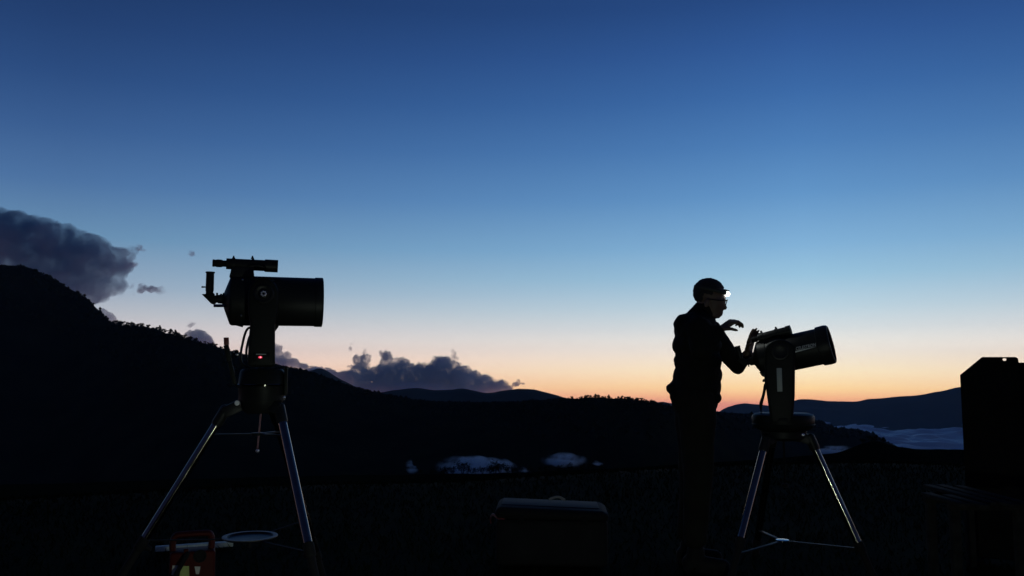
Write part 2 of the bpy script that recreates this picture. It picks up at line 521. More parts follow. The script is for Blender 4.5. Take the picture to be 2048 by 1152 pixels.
# ------------------------------------------------------------------ volumes: valley fog wisps, clouds
def vol_mat(name, dens, scale, thr, soft, col=(0.8, 0.8, 0.8), stretch=(1, 1, 1), aniso=0.0, detail=6.0, fade=None):
    m = bpy.data.materials.new(name)
    m.use_nodes = True
    t = m.node_tree
    t.nodes.clear()
    out = t.nodes.new('ShaderNodeOutputMaterial')
    v = t.nodes.new('ShaderNodeVolumePrincipled')
    v.inputs['Color'].default_value = (*col, 1)
    v.inputs['Anisotropy'].default_value = aniso
    c = t.nodes.new('ShaderNodeTexCoord')
    mp = t.nodes.new('ShaderNodeMapping')
    mp.inputs['Scale'].default_value = stretch
    t.links.new(c.outputs['Object'], mp.inputs[0])
    nz = t.nodes.new('ShaderNodeTexNoise')
    nz.inputs['Scale'].default_value = scale
    nz.inputs['Detail'].default_value = detail
    nz.inputs['Roughness'].default_value = 0.58
    t.links.new(mp.outputs[0], nz.inputs['Vector'])
    mr = t.nodes.new('ShaderNodeMapRange')
    mr.inputs[1].default_value, mr.inputs[2].default_value = thr, thr + soft
    mr.inputs[3].default_value, mr.inputs[4].default_value = 0.0, dens
    t.links.new(nz.outputs['Fac'], mr.inputs[0])
    dn = mr.outputs[0]
    if fade is not None:      # thins out towards its rim, as mist does
        s0 = t.nodes.new('ShaderNodeVectorMath')
        s0.operation = 'SUBTRACT'
        s0.inputs[1].default_value = (0.5, 0.5, 0.5)
        t.links.new(c.outputs['Generated'], s0.inputs[0])
        s1_ = t.nodes.new('ShaderNodeVectorMath')
        s1_.operation = 'LENGTH'
        t.links.new(s0.outputs[0], s1_.inputs[0])
        fr = t.nodes.new('ShaderNodeMapRange')
        fr.interpolation_type = 'SMOOTHSTEP'
        fr.inputs[1].default_value, fr.inputs[2].default_value = 0.5, fade
        fr.inputs[3].default_value, fr.inputs[4].default_value = 0.0, 1.0
        t.links.new(s1_.outputs['Value'], fr.inputs[0])
        mu = t.nodes.new('ShaderNodeMath')
        mu.operation = 'MULTIPLY'
        t.links.new(dn, mu.inputs[0])
        t.links.new(fr.outputs[0], mu.inputs[1])
        dn = mu.outputs[0]
    t.links.new(dn, v.inputs['Density'])
    t.links.new(v.outputs[0], out.inputs['Volume'])
    return m

def evaluated(o):
    dg = bpy.context.evaluated_depsgraph_get()
    dg.update()
    me = bpy.data.meshes.new_from_object(o.evaluated_get(dg))
    return me
def remeshed(name, mb, voxel, smooth=2, disp=None):
    me = bpy.data.meshes.new(name)
    me.from_pydata(mb.v, [], mb.f)
    o = bpy.data.objects.new(name, me)
    COL.objects.link(o)
    r = o.modifiers.new('r', 'REMESH')
    r.mode = 'VOXEL'
    r.voxel_size = voxel
    if smooth:
        s = o.modifiers.new('s', 'SMOOTH')
        s.factor, s.iterations = 0.5, smooth
    if disp:
        tx = bpy.data.textures.new(name + '_tx', 'CLOUDS')
        tx.noise_scale = disp[1]
        d = o.modifiers.new('d', 'DISPLACE')
        d.texture, d.strength, d.mid_level = tx, disp[0], 0.5
        d.texture_coords = 'LOCAL'
    out = evaluated(o)
    bpy.data.objects.remove(o)
    bpy.data.meshes.remove(me)
    out.name = name
    out.shade_smooth()
    return out

def cloud(label, lobes, D, m, voxel, kids=3, thick=1.0, kind=None, name='cloud', group=None, kid=(0.25, 0.55), disp=9.0, dsc=9.0):
    """lobes: (px, py, rx_px, rz_px) of the main billows"""
    cx = sum(l[0] for l in lobes) / len(lobes)
    cy = sum(l[1] for l in lobes) / len(lobes)
    org = at_range(cx, cy, D)
    mpp = np.linalg.norm(org) / F
    az = math.atan2(org[0], org[1])
    mb = MB()
    for l in lobes:
        px, py, rx = l[:3]
        rz = l[3] if len(l) > 3 else rx
        x, z = (px - cx) * mpp, (cy - py) * mpp
        y = random.uniform(-0.3, 0.3) * rx * mpp
        mb.ball((x, y, z), (rx * mpp, rx * mpp * thick, rz * mpp), 14)
        for _ in range(kids):
            a = random.uniform(0, 2 * math.pi)
            e = random.uniform(-0.6, 0.9)
            k = random.uniform(*kid)
            mb.ball((x + math.cos(a) * math.cos(e) * rx * mpp * 0.85, y + math.sin(a) * math.cos(e) * rx * mpp * 0.8 * thick, z + math.sin(e) * rz * mpp * 0.9),
                    (rx * mpp * k, rx * mpp * k * thick, rz * mpp * k), 10)
    me = remeshed(name, mb, voxel * mpp, 2, (disp * mpp, dsc * mpp) if disp else None)
    o = link(name, me, m)
    o.location = org
    o.rotation_euler = (0, 0, -az)
    tag(o, label, 'cloud' if kind is None else 'fog', group, kind)
    return o

v_cum = vol_mat('cumulus', 0.017, 1 / 110, 0.34, 0.18, (0.76, 0.95, 1.0))
v_wisp = vol_mat('wisp', 0.02, 1 / 60, 0.36, 0.26, (0.52, 0.68, 0.80), fade=0.12)
v_bank = vol_mat('cloud_bank', 0.0075, 1 / 230, 0.33, 0.3, (0.38, 0.68, 0.83))
v_fog = vol_mat('valley_fog', 0.5, 1 / 6.5, 0.43, 0.26, (0.80, 0.92, 1.0), stretch=(0.42, 0.08, 1.3), fade=0.10, detail=8.0)

cloud('broad dark grey cloud bank resting on the high mountain slope',
      [(-90, 505, 85, 62), (0, 496, 85, 62), (60, 488, 64, 46), (30, 462, 48, 26), (100, 500, 70, 48), (145, 512, 58, 46), (180, 522, 44, 36), (204, 500, 30, 15), (190, 560, 28, 22),
       (150, 562, 50, 28), (100, 545, 70, 45), (-160, 500, 90, 70)], 14500, v_bank, 3.5, kids=5, thick=1.0, disp=24, dsc=30)
cloud('small dark flat cloud floating right of the cloud bank', [(318, 580, 13, 9), (300, 578, 12, 6), (284, 577, 9, 10), (262, 570, 9, 9), (268, 592, 7, 4)], 14800, v_wisp, 2.2, kids=2)
cloud('faint cloud wisp beside the cloud bank edge', [(258, 530, 14, 6), (272, 524, 8, 4), (246, 538, 8, 5)], 15000, v_wisp, 2.2, kids=2)
cloud('faint thin cloud wisp high beside the cloud bank tip', [(276, 494, 9, 6), (288, 502, 6, 5)], 15000, v_wisp, 2.2, kids=1)
cloud('tiny lone cloud wisp between cloud bank and telescope finder', [(382, 506, 8, 6), (390, 512, 5, 4)], 15000, v_wisp, 2.2, kids=1)
cloud('small grey puff of cloud hugging the steep mountain flank', [(206, 628, 9, 10), (216, 634, 10, 10), (224, 640, 7, 8), (198, 632, 9, 14)], 14000, v_cum, 2, kids=3)
cloud('rounded grey cloud rising behind the wooded skyline', [(398, 672, 16, 13), (386, 670, 14, 9), (410, 680, 14, 9), (398, 682, 28, 10)], 13800, v_cum, 2, kids=4)
cloud('small cloud shred above the rounded grey cloud', [(382, 650, 7, 5), (388, 646, 7, 3), (378, 654, 4, 4)], 14000, v_wisp, 2, kids=1)
cloud('towering cloud shoulder beside the mount column of the level telescope', [(556, 702, 10, 14), (546, 705, 12, 20), (568, 716, 13, 12), (585, 726, 14, 10), (560, 725, 24, 14), (604, 734, 14, 8), (630, 738, 14, 6)], 13600, v_cum, 2, kids=4)
cum = [(640, 748, 26, 12), (666, 752, 24, 12), (700, 756, 26, 16), (735, 760, 30, 24), (770, 756, 32, 30), (805, 752, 30, 30), (840, 756, 34, 28), (880, 750, 36, 32),
       (915, 758, 34, 26), (950, 768, 30, 20), (980, 774, 28, 14), (1005, 777, 20, 9), (724, 722, 13, 12), (730, 738, 14, 14), (720, 742, 18, 12), (716, 718, 9, 9), (735, 718, 9, 10), (773, 714, 12, 12), (775, 724, 14, 14), (806, 724, 12, 9),
       (805, 730, 14, 14), (844, 732, 13, 7), (874, 719, 9, 7), (890, 724, 14, 11), (905, 732, 16, 11), (930, 740, 12, 8), (948, 748, 11, 8), (965, 757, 10, 8),
       (1000, 766, 9, 5), (760, 778, 60, 18), (840, 780, 70, 18), (910, 782, 70, 14)]
cloud('long heaped cumulus bank above the distant hills', cum, 13400, v_cum, 1.8, kids=6, disp=13, dsc=8)
cloud('leaning cloud shred above the heaped cumulus bank', [(902, 698, 6, 7), (907, 708, 7, 8), (914, 718, 6, 7), (919, 724, 4, 5)], 13700, v_wisp, 1.6, kids=2)
cloud('thin curling cloud shred high left of the cumulus turrets', [(704, 686, 5, 4), (700, 697, 5, 6), (706, 703, 4, 4)], 13700, v_wisp, 1.3, kids=1, disp=4)
cloud('short upright cloud shred on the first cumulus turret', [(730, 700, 4, 6), (729, 708, 6, 6)], 13700, v_wisp, 1.3, kids=1, disp=4)
cloud('ragged cloud top crowning a cumulus turret', [(772, 706, 8, 4), (764, 708, 7, 3), (780, 703, 6, 3)], 13700, v_wisp, 1.6, kids=2)
cloud('scattered low cloud scraps left of the cumulus turrets', [(688, 722, 5, 3), (700, 735, 6, 3), (712, 732, 5, 3)], 13700, v_wisp, 1.6, kids=1)
cloud('ragged low cloud at the tail of the cumulus bank', [(985, 758, 9, 4), (1000, 762, 9, 4), (1012, 768, 8, 3), (1022, 772, 8, 2)], 13700, v_wisp, 1.6, kids=2)
cloud('small isolated cumulus puff at the tail of the bank', [(1036, 763, 6, 5), (1033, 768, 9, 4), (1044, 767, 6, 3)], 13500, v_cum, 1.6, kids=2)

fog_group = 'fog patches in the valley'
def fogp(label, lobes, D):
    o = cloud(label, lobes, D, v_fog, 1.6, kids=3, thick=2.2, disp=5, dsc=8, kind='stuff', name='fog_patch', group=fog_group)
    return o
fogp('largest blue fog patch glowing behind the dark bushes', [(898, 922, 22, 13), (915, 932, 36, 18), (950, 934, 44, 21), (990, 935, 38, 19), (1015, 940, 24, 12), (880, 935, 16, 10)], 560)
fogp('smaller blue fog patch in the valley beside the largest', [(1098, 920, 20, 10), (1128, 920, 30, 15), (1158, 922, 20, 11)], 560)
fogp('tiny pale fog fleck at the end of the bushes', [(817, 930, 8, 13), (825, 940, 10, 9), (832, 944, 8, 5)], 560)
fogp('tiny pale fog fleck between the two blue fog patches', [(1042, 938, 9, 5), (1052, 941, 9, 5)], 560)
fogp('tiny fog fleck in the valley beside the standing person', [(1190, 925, 9, 4), (1200, 928, 9, 4)], 560)
fogp('narrow fog strip behind the dark hump of the hillside', [(1646, 905, 18, 6), (1670, 901, 26, 8), (1694, 898, 18, 7)], 700)

# ------------------------------------------------------------------ vegetation
def leafy(n, fn, size, squash=0.8):
    """n little leaf clumps (bent quads) at points from fn()"""
    V, Fq = [], []
    for i in range(n):
        c = np.array(fn())
        a = rng.normal(size=3)
        a /= np.linalg.norm(a)
        b = np.cross(a, rng.normal(size=3))
        b /= np.linalg.norm(b)
        s = size * rng.uniform(0.5, 1.3)
        k = len(V)
        nn = np.cross(a, b) * s * 0.3
        V += [c - a * s, c - b * s * squash + nn, c + a * s, c + b * s * squash + nn]
        Fq.append((k, k + 1, k + 2, k + 3))
    return V, Fq
def tree_meshes(kind, h):
    tr = MB()
    lean = random.uniform(-0.04, 0.04) * h
    tr.tube([(0, 0, -0.15 * h), (lean * 0.3, 0, 0.4 * h), (lean, 0, 0.9 * h)], [0.035 * h, 0.028 * h, 0.01 * h], 6, 2)
    for k in range(5):
        z = h * random.uniform(0.35, 0.7)
        a = random.uniform(0, 6.28)
        L = h * random.uniform(0.1, 0.2)
        tr.tube([(lean * z / h, 0, z), (math.cos(a) * L, math.sin(a) * L, z + L * 0.5)], [0.013 * h, 0.005 * h], 4, 0)
    lobes = []
    if kind == 'broad':
        for k in range(7):
            a = random.uniform(0, 6.28)
            r = random.uniform(0.05, 0.26) * h
            lobes.append((math.cos(a) * r, math.sin(a) * r, h * random.uniform(0.12, 0.8), h * random.uniform(0.15, 0.26)))
    else:
        for k in range(9):
            t = k / 8
            w = 0.30 * (1 - t) + 0.05
            lobes.append((random.uniform(-1, 1) * w * 0.3 * h, random.uniform(-1, 1) * w * 0.3 * h, h * (0.25 + 0.72 * t), h * w * random.uniform(0.8, 1.2)))
    def fn():
        l = lobes[rng.integers(len(lobes))]
        d = rng.normal(size=3)
        d /= np.linalg.norm(d)
        r = l[3] * rng.uniform(0.4, 1.05)
        return (l[0] + d[0] * r, l[1] + d[1] * r, l[2] + d[2] * r * 0.95)
    V, Fq = leafy(240, fn, 0.068 * h)
    return tr.mesh('trunk', smooth=False), fast_mesh('crown', V, Fq)
def make_tree(name, meshes, loc, s, rz, label, group, parts=('trunk', 'crown'), wide=1.0):
    e = bpy.data.objects.new(name, None)
    e.location, e.scale, e.rotation_euler = loc, (s * wide, s * wide, s), (0, 0, rz)
    COL.objects.link(e)
    for nm, me, m in zip(parts, meshes, (MAT['bark'], MAT['leaf'])):
        if not me.materials: me.materials.append(m)
        o = bpy.data.objects.new(nm, me)
        COL.objects.link(o)
        o.parent = e
    tag(e, label, 'tree' if parts[0] == 'trunk' else 'shrub', group)
    return e
protos = {k: [tree_meshes(k, 1.0) for _ in range(4)] for k in ('broad', 'pine')}
def skyline(px0, px1, n, hpx, label_b, label_p, group, pine=0.3):
    for i in range(n):
        px = random.uniform(px0, px1)
        j = int(np.clip(np.searchsorted(r1_px, px), 1, len(r1_px) - 1))
        t = (px - r1_px[j - 1]) / (r1_px[j] - r1_px[j - 1])
        c = r1_c[j - 1] * (1 - t) + r1_c[j] * t
        D = np.linalg.norm(c)
        k = 'pine' if random.random() < pine else 'broad'
        h = 1.15 * random.uniform(*hpx) * D / F * (1.15 if k == 'pine' else 1)
        make_tree('pine_tree' if k == 'pine' else 'tree', protos[k][random.randrange(4)], (c[0], c[1], c[2] - 0.2 * h), h, random.uniform(0, 6.28),
                  label_p if k == 'pine' else label_b, group, wide=random.uniform(1.2, 1.9))
skyline(228, 432, 46, (4, 10), 'small bushy tree on the mountain skyline below the cloud bank', 'slender conifer on the mountain skyline below the cloud bank', 'trees on the mountain skyline', 0.1)
skyline(1142, 1338, 52, (3, 7), 'small round tree on the ridge skyline behind the standing person', 'slim conifer on the ridge skyline behind the standing person', 'trees on the ridge skyline', 0.06)

# woodland that covers the ridge: one mass
oct_v = np.array([(1, 0, 0.35), (0.3, 0.95, 0.4), (-0.8, 0.6, 0.3), (-0.8, -0.6, 0.42), (0.3, -0.95, 0.32), (0.1, 0, 1.0), (0, 0, -0.3)])
oct_f = [(i, (i + 1) % 5, 5) for i in range(5)] + [((i + 1) % 5, i, 6) for i in range(5)]
V, Fq = [], []
for i in range(7000):
    j = rng.integers(0, len(r1_px))
    if r1_px[j] < -300 or r1_px[j] > 1800: continue
    c = r1_c[j]
    D = math.hypot(c[0], c[1])
    back = rng.uniform(0, 1) ** 3 * 160
    r = (D - back) / D
    z = -130 + (c[2] + 130) * (1 - back / 620) ** 1.15
    h = rng.uniform(2.0, 5.5) * (D / 1100) * (0.6 if back < 4 else 1)
    a = rng.uniform(0, 6.28)
    ca_, sa_ = math.cos(a), math.sin(a)
    w = h * rng.uniform(0.45, 0.75)
    o3 = np.array((c[0] * r + rng.normal() * 3, c[1] * r + rng.normal() * 3, z - 0.6 * h if back < 4 else z - h * 0.4))
    k = len(V)
    for p in oct_v * rng.uniform(0.75, 1.25, size=(7, 1)):
        V.append(o3 + np.array(((p[0] * ca_ - p[1] * sa_) * w, (p[0] * sa_ + p[1] * ca_) * w, p[2] * h)))
    Fq += [(k + f[0], k + f[1], k + f[2]) for f in oct_f]
tag(link('woodland', fast_mesh('woodland', V, Fq), MAT['leaf']), 'dark woodland mass covering the long mountain ridge', 'forest', kind='stuff')

# bushes on the shoulder below the meadow, dark against the fog patches
def shrub_meshes():
    st = MB()
    for k in range(5):
        a = k * 1.3 + random.uniform(-0.3, 0.3)
        st.tube([(0, 0, -0.15), (math.cos(a) * 0.12, math.sin(a) * 0.12, 0.35), (math.cos(a) * 0.3, math.sin(a) * 0.3, 0.75)], [0.02, 0.015, 0.006], 5, 2)
    lobes = [(math.cos(k * 1.1) * random.uniform(0.05, 0.42), math.sin(k * 1.1) * random.uniform(0.05, 0.42), random.uniform(0.3, 0.8), random.uniform(0.14, 0.3)) for k in range(8)]
    def fn():
        l = lobes[rng.integers(len(lobes))]
        d = rng.normal(size=3)
        d /= np.linalg.norm(d)
        r = l[3] * rng.uniform(0.3, 1.1)
        return (l[0] + d[0] * r, l[1] + d[1] * r, l[2] + d[2] * r)
    V, Fq = leafy(260, fn, 0.05)
    return st.mesh('stem', smooth=False), fast_mesh('foliage', V, Fq)
sprotos = [shrub_meshes() for _ in range(5)]
SHR = [(842, 10, 0), (864, 12, 0), (884, 16, 1), (897, 15, 1), (906, 13, 1), (926, 25, 1), (934, 17, 1), (952, 13, 1), (965, 15, 1), (978, 19, 1), (990, 25, 1), (1002, 22, 1), (1015, 19, 1), (1027, 18, 1), (1040, 15, 1),
       (1062, 14, 2), (1078, 11, 2), (1096, 14, 2), (1118, 12, 2), (1140, 14, 2), (1163, 12, 2), (1182, 12, 2), (1204, 11, 2),
       (1724, 10, 3), (1738, 12, 3), (1750, 11, 3), (1764, 10, 3)]
SL = ['low dark shrub left of the largest fog patch', 'dark leafy shrub standing against the largest blue fog patch', 'low dark shrub below the smaller blue fog patch', 'rounded dark shrub on the hillside hump before the fog sea']
SG = ['shrubs beside the largest fog patch', 'shrubs against the largest fog patch', 'shrubs below the smaller fog patch', 'shrubs on the hillside hump']
for px, hp, k in SHR:
    j = int(np.argmin(abs(sh_px - px)))
    c = sh_c[j]
    D = np.linalg.norm(sh_c[j])
    h = hp * D / F * 1.2
    make_tree('shrub', sprotos[random.randrange(5)], (c[0], c[1], c[2] - 0.12 * h), h, random.uniform(0, 6.28), SL[k], SG[k], ('stem', 'foliage'))

# grass of the meadow: blades, one mass
n = 56000
ry = 2.4 + rng.uniform(0, 1, n) ** 0.75 * 11.0
rx = rng.uniform(-0.78, 0.78, n) * ry
clump = np.array([0.5 + 0.5 * fbm(x, y, 0.6, 3, 2.0) for x, y in zip(rx, ry)])
hh = rng.uniform(0.02, 0.055, n) * (0.5 + 1.0 * clump)
aa = rng.uniform(0, 6.28, n)
w = 0.002 + 0.0006 * ry
zz = np.array([meadow_z(x, y) for x, y in zip(rx, ry)]) - 0.004
le = rng.normal(size=(n, 2)) * 0.55 * hh[:, None]
V = np.empty((n, 3, 3))
V[:, 0] = np.stack([rx - np.cos(aa) * w, ry - np.sin(aa) * w, zz], -1)
V[:, 1] = np.stack([rx + np.cos(aa) * w, ry + np.sin(aa) * w, zz], -1)
V[:, 2] = np.stack([rx + le[:, 0], ry + le[:, 1], zz + hh], -1)
tag(link('grass', fast_mesh('grass', V.reshape(-1, 3), np.arange(3 * n).reshape(-1, 3)), MAT['blade']), 'short dark meadow grass around the telescopes', 'grass', kind='stuff')

# ------------------------------------------------------------------ telescopes
def part_txt(parent, mat_, text, size, wrap):
    cu = bpy.data.curves.new('lettering', 'FONT')
    cu.body, cu.size, cu.align_x, cu.align_y = text, size, 'LEFT', 'BOTTOM_BASELINE'
    cu.shear = 0.25
    cu.extrude = 0.0004
    cu.resolution_u = 3
    o = bpy.data.objects.new('lettering', cu)
    COL.objects.link(o)
    me = evaluated(o)
    bpy.data.objects.remove(o)
    for v in me.vertices:
        v.co = wrap(v.co.x, v.co.y, v.co.z)
    me.name = 'lettering'
    return link('lettering', me, mat_, parent)

def leg(parent, a, b, split, r_up, r_low):
    """a telescoping steel leg: clamp at the top, bright tube, collar, black lower tube, rubber foot"""
    a, b = Vector(a), Vector(b)
    H = (b - a).length
    s = H * split
    O, Zd = (0, 0, 0), (0, 0, 1)
    L = MB().lathe(O, Zd, [(0.03, r_up), (s, r_up)], 32).build('leg', MAT['chrome'], parent)
    L.location = a
    L.rotation_mode = 'QUATERNION'
    L.rotation_quaternion = (b - a).to_track_quat('Z', 'Y')
    MB().lathe((0, 0, -0.035), Zd, [(0, r_up * 0.8), (0.012, r_up * 1.32), (0.085, r_up * 1.32), (0.095, r_up * 1.1)], 20).build('leg_clamp', MAT['black'], L)
    MB().lathe((0, 0, s - 0.012), Zd, [(0, r_up * 1.05), (0.004, r_up * 1.25), (0.05, r_up * 1.25), (0.06, r_low)], 20).build('collar', MAT['rubber'], L)
    MB().lathe(O, Zd, [(s + 0.03, r_low), (H - 0.03, r_low)], 20).build('lower_tube', MAT['rubber'], L)
    MB().lathe((0, 0, H - 0.05), Zd, [(0, r_low * 1.05), (0.02, r_low * 1.25), (0.045, r_low * 1.15), (0.05, r_low * 0.4)], 16).build('foot', MAT['rubber'], L)
    MB().cyl((0, -r_up * 1.1, s + 0.02), (0, -r_up * 1.1 - 0.025, s + 0.02), 0.011, n=10).build('lock_knob', MAT['rubber'], L)
    return L
def to_ground(p1, p2):
    t = p1.z / (p1.z - p2.z)
    return p1 + (p2 - p1) * t

# --- the level telescope on the left
f1 = Frame(522, 3.9)
q = f1.q
T = f1.empty('telescope')
tag(T, 'level black tube telescope on tall tripod with a red light on its mount', 'telescope')
s1 = (q(560, 600) - q(460, 600)).x / 100        # metres per pixel at this distance
ax = q(448, 600.5)
def t1x(px): return (px - 448) * s1
tube = MB().lathe((ax.x, 0, ax.z), (1, 0, 0), [(t1x(503), 51 * s1), (t1x(504), 51.6 * s1), (t1x(630), 51.2 * s1), (t1x(631), 50.2 * s1)], 64).build('optical_tube', MAT['black'], T)
MB().lathe((ax.x, 0, ax.z), (1, 0, 0), [(t1x(448), 15 * s1), (t1x(448.5), 18 * s1), (t1x(460), 49 * s1), (t1x(463), 51.5 * s1), (t1x(466), 52 * s1), (t1x(503), 52.2 * s1), (t1x(504), 51 * s1)], 64).build('rear_cell', MAT['black'], tube)
MB().lathe((ax.x, 0, ax.z), (1, 0, 0), [(t1x(630), 51 * s1), (t1x(631), 52.4 * s1), (t1x(645), 52.6 * s1), (t1x(647), 51.8 * s1), (t1x(647), 48 * s1), (t1x(639), 47 * s1)], 64, cap=False).build('front_ring', MAT['black'], tube)
MB().lathe((ax.x + t1x(638), 0, ax.z), (1, 0, 0), [(0, 47.4 * s1), (0.003, 47.4 * s1)], 48).build('corrector_glass', MAT['glass'], tube)
for a in (40, 130, 220, 310):
    c = Vector((ax.x + t1x(484), 52.2 * s1 * math.cos(R_(a)), ax.z + 52.2 * s1 * math.sin(R_(a))))
    MB().ball(c, 0.005, 8).build('screw', MAT['bolt'], tube)
MB().cyl(q(471, 649) + Vector((0, 0, 0)), q(486, 653), 0.004).build('drain_stub', MAT['black'], tube)

# finder
fa = Vector((q(453, 528.5).x, -0.02, q(453, 528.5).z))
fd = Vector((1, 0, -0.018)).normalized()
fs = MB().lathe(fa, fd, [(0, 0.023), (0.002, 11.3 * s1), (76 * s1, 11.6 * s1), (77 * s1, 13.2 * s1), (103 * s1, 13.2 * s1), (103 * s1, 11 * s1), (97 * s1, 11 * s1)], 32, cap=True).build('finder_scope', MAT['black'], T)
MB().lathe(fa - fd * (27 * s1), fd, [(0, 7.2 * s1), (1 * s1, 7.8 * s1), (6 * s1, 7.2 * s1), (9 * s1, 8.2 * s1), (17 * s1, 8.0 * s1), (21 * s1, 6.6 * s1), (28 * s1, 6.8 * s1)], 24).build('finder_eyepiece', MAT['rubber'], fs)
MB().lathe(fa + fd * (50 * s1), fd, [(0, 12.2 * s1), (0, 13 * s1), (5 * s1, 13 * s1), (5 * s1, 12.2 * s1)], 28).build('finder_ring', MAT['black'], fs)
MB().lathe(fa + fd * (12 * s1), fd, [(0, 12.2 * s1), (0, 13 * s1), (5 * s1, 13 * s1), (5 * s1, 12.2 * s1)], 28).build('finder_ring', MAT['black'], fs)
for px in (467.5, 505):
    p = q(px, 519)
    sc = MB().cyl((p.x, -0.02, p.z), (p.x, -0.02, p.z + 3.2 * s1), 3.4 * s1, 2.6 * s1, 10)
    sc.cyl((p.x, -0.02, p.z + 3.2 * s1), (p.x, -0.02, p.z + 6.5 * s1), 1.9 * s1, 1.4 * s1, 10)
    sc.build('thumb_screw', MAT['rubber'], fs)
b0 = q(464, 541)
MB().prism([(q(464, 536).x, q(464, 536).z), (q(507, 537).x, q(507, 537).z), (q(509, 556).x, q(509, 556).z), (q(459, 556).x, q(459, 556).z)], -0.045, 0.005).build('finder_bracket', MAT['black'], fs, bevel=0.003)

# star diagonal, eyepiece, focus knob
dg = MB().prism([(q(404, 589).x, q(404, 589).z), (q(429, 587).x, q(429, 587).z), (q(432, 606).x, q(432, 606).z), (q(427, 608.5).x, q(427, 608.5).z), (q(422, 607).x, q(422, 607).z)], -0.022, 0.022).build('star_diagonal', MAT['arm'], T, bevel=0.0015)
e0, e1 = q(419, 590), q(419, 546)
MB().lathe((e0.x, 0, e0.z), (0, 0, 1), [(0, 7.4 * s1), (0.018, 7.6 * s1), (0.019, 8.2 * s1), (0.09, 8.0 * s1), (0.0955, 8.0 * s1), (0.096, 9.3 * s1), (0.101, 9.3 * s1)], 28).build('eyepiece', MAT['black'], dg)
MB().cyl(Vector((q(412, 574).x, 0, q(412, 574).z)), Vector((q(403, 574).x, 0, q(403, 574).z)), 0.0025, 0.004, 8).build('set_screw', MAT['rubber'], dg)
vb = q(427, 598)
MB().lathe((vb.x, 0, vb.z), (1, 0, 0), [(0, 7 * s1), (2 * s1, 7.6 * s1), (8 * s1, 7.6 * s1), (9 * s1, 9 * s1), (17 * s1, 9.4 * s1), (18 * s1, 13 * s1), (23 * s1, 15 * s1)], 28).build('visual_back', MAT['black'], T)
for px, h in ((434, 5.5), (442, 3.5)):
    p = q(px, 591)
    MB().cyl((p.x, 0, p.z - 0.004), (p.x, 0, p.z + h * s1), 2.0 * s1, n=10).build('set_screw', MAT['rubber'], T)
k0, k1 = q(428, 612.5), q(457, 612.5)
MB().cyl((k0.x, -0.035, k0.z), (k1.x, -0.035, k1.z), 3.2 * s1, n=18).build('focus_knob', MAT['chrome'], T)

# single fork arm in front of the tube
ya = -52.5 * s1 - 0.004
cx_, cz_ = q(527, 590, ya).x, q(527, 590, ya).z
sa = s1 * (f1.R + ya) / f1.R
poly = []
for k in range(17):
    a = math.pi * (1 - k / 16)
    poly.append((cx_ + math.cos(a) * 30.5 * sa, cz_ + math.sin(a) * 34 * sa))
for dx_, dz_ in ((30.5, -30), (29.5, -42), (27, -54), (25, -62), (25.5, -90), (27, -150), (-28, -150), (-26.5, -90), (-25, -62), (-27, -54), (-29.5, -42), (-30.5, -30)):
    poly.append((cx_ + dx_ * sa, cz_ + dz_ * sa))
arm = MB().prism(poly, ya - 0.055, ya).build('fork_arm', MAT['arm'], T, bevel=0.014, seg=4)
yf = ya - 0.055
MB().lathe((cx_, yf + 0.001, cz_), (0, -1, 0), [(0, 22 * sa), (0.006, 20 * sa), (0.008, 17.5 * sa), (0.005, 15.5 * sa), (0.004, 11 * sa), (0.010, 9.5 * sa), (0.012, 8 * sa)], 40).build('altitude_clutch', MAT['black'], arm)
for k in range(7):
    a = k * 2 * math.pi / 7
    MB().ball((cx_ + math.cos(a) * 4.3 * sa, yf - 0.0125, cz_ + math.sin(a) * 4.3 * sa), (0.0042, 0.002, 0.0042), 8).build('clutch_petal', MAT['bolt'], arm)
MB().tube([(cx_ - 16 * sa, yf - 0.001, cz_ + 27 * sa), (cx_ - 12 * sa, yf - 0.006, cz_ + 32 * sa), (cx_ + 12 * sa, yf - 0.006, cz_ + 32.5 * sa), (cx_ + 20 * sa, yf - 0.001, cz_ + 26 * sa)], 0.0035, 8).build('arm_grip', MAT['arm'], arm)
# carrying handles behind the arm foot
for pts in ([(505, 654), (496, 657), (490, 668), (485, 688), (482, 708), (484, 726), (500, 736)], [(506, 668), (500, 672), (496, 684), (493, 702), (494, 716), (502, 726)]):
    MB().tube([(q(x, y, 0.02).x, 0.02 - 0.03 * (y > 700), q(x, y, 0.02).z) for x, y in pts], 2.5 * s1, 8, 4).build('carry_handle', MAT['black'], arm)
MB().prism([(q(549, 650).x, q(549, 650).z), (q(558, 650).x, q(558, 650).z), (q(556, 656).x, q(556, 656).z), (q(550, 664).x, q(550, 664).z)], -0.10, -0.06).build('arm_rib', MAT['arm'], arm)
# panel with the red light
pz0, pz1 = q(505, 724, yf), q(540, 706, yf)
pan = MB().box(((pz0.x + pz1.x) / 2, yf - 0.002, (pz0.z + pz1.z) / 2), (pz1.x - pz0.x, 0.006, pz1.z - pz0.z)).build('control_panel', MAT['arm'], arm, bevel=0.002)
p = q(522, 708.5, yf - 0.006)
MB().box((p.x, yf - 0.006, p.z), (20 * sa, 0.003, 1.6 * sa)).build('panel_rim', MAT['tag'], arm)
p = q(520.5, 714.5, yf - 0.006)
MB().ball((p.x, yf - 0.005, p.z), (0.008, 0.004, 0.0048), 14).build('indicator_light', MAT['led'], arm)
MB().ball((p.x + 0.001, yf - 0.0085, p.z), (0.003, 0.002, 0.0026), 12).build('light_core', MAT['ledcore'], arm)

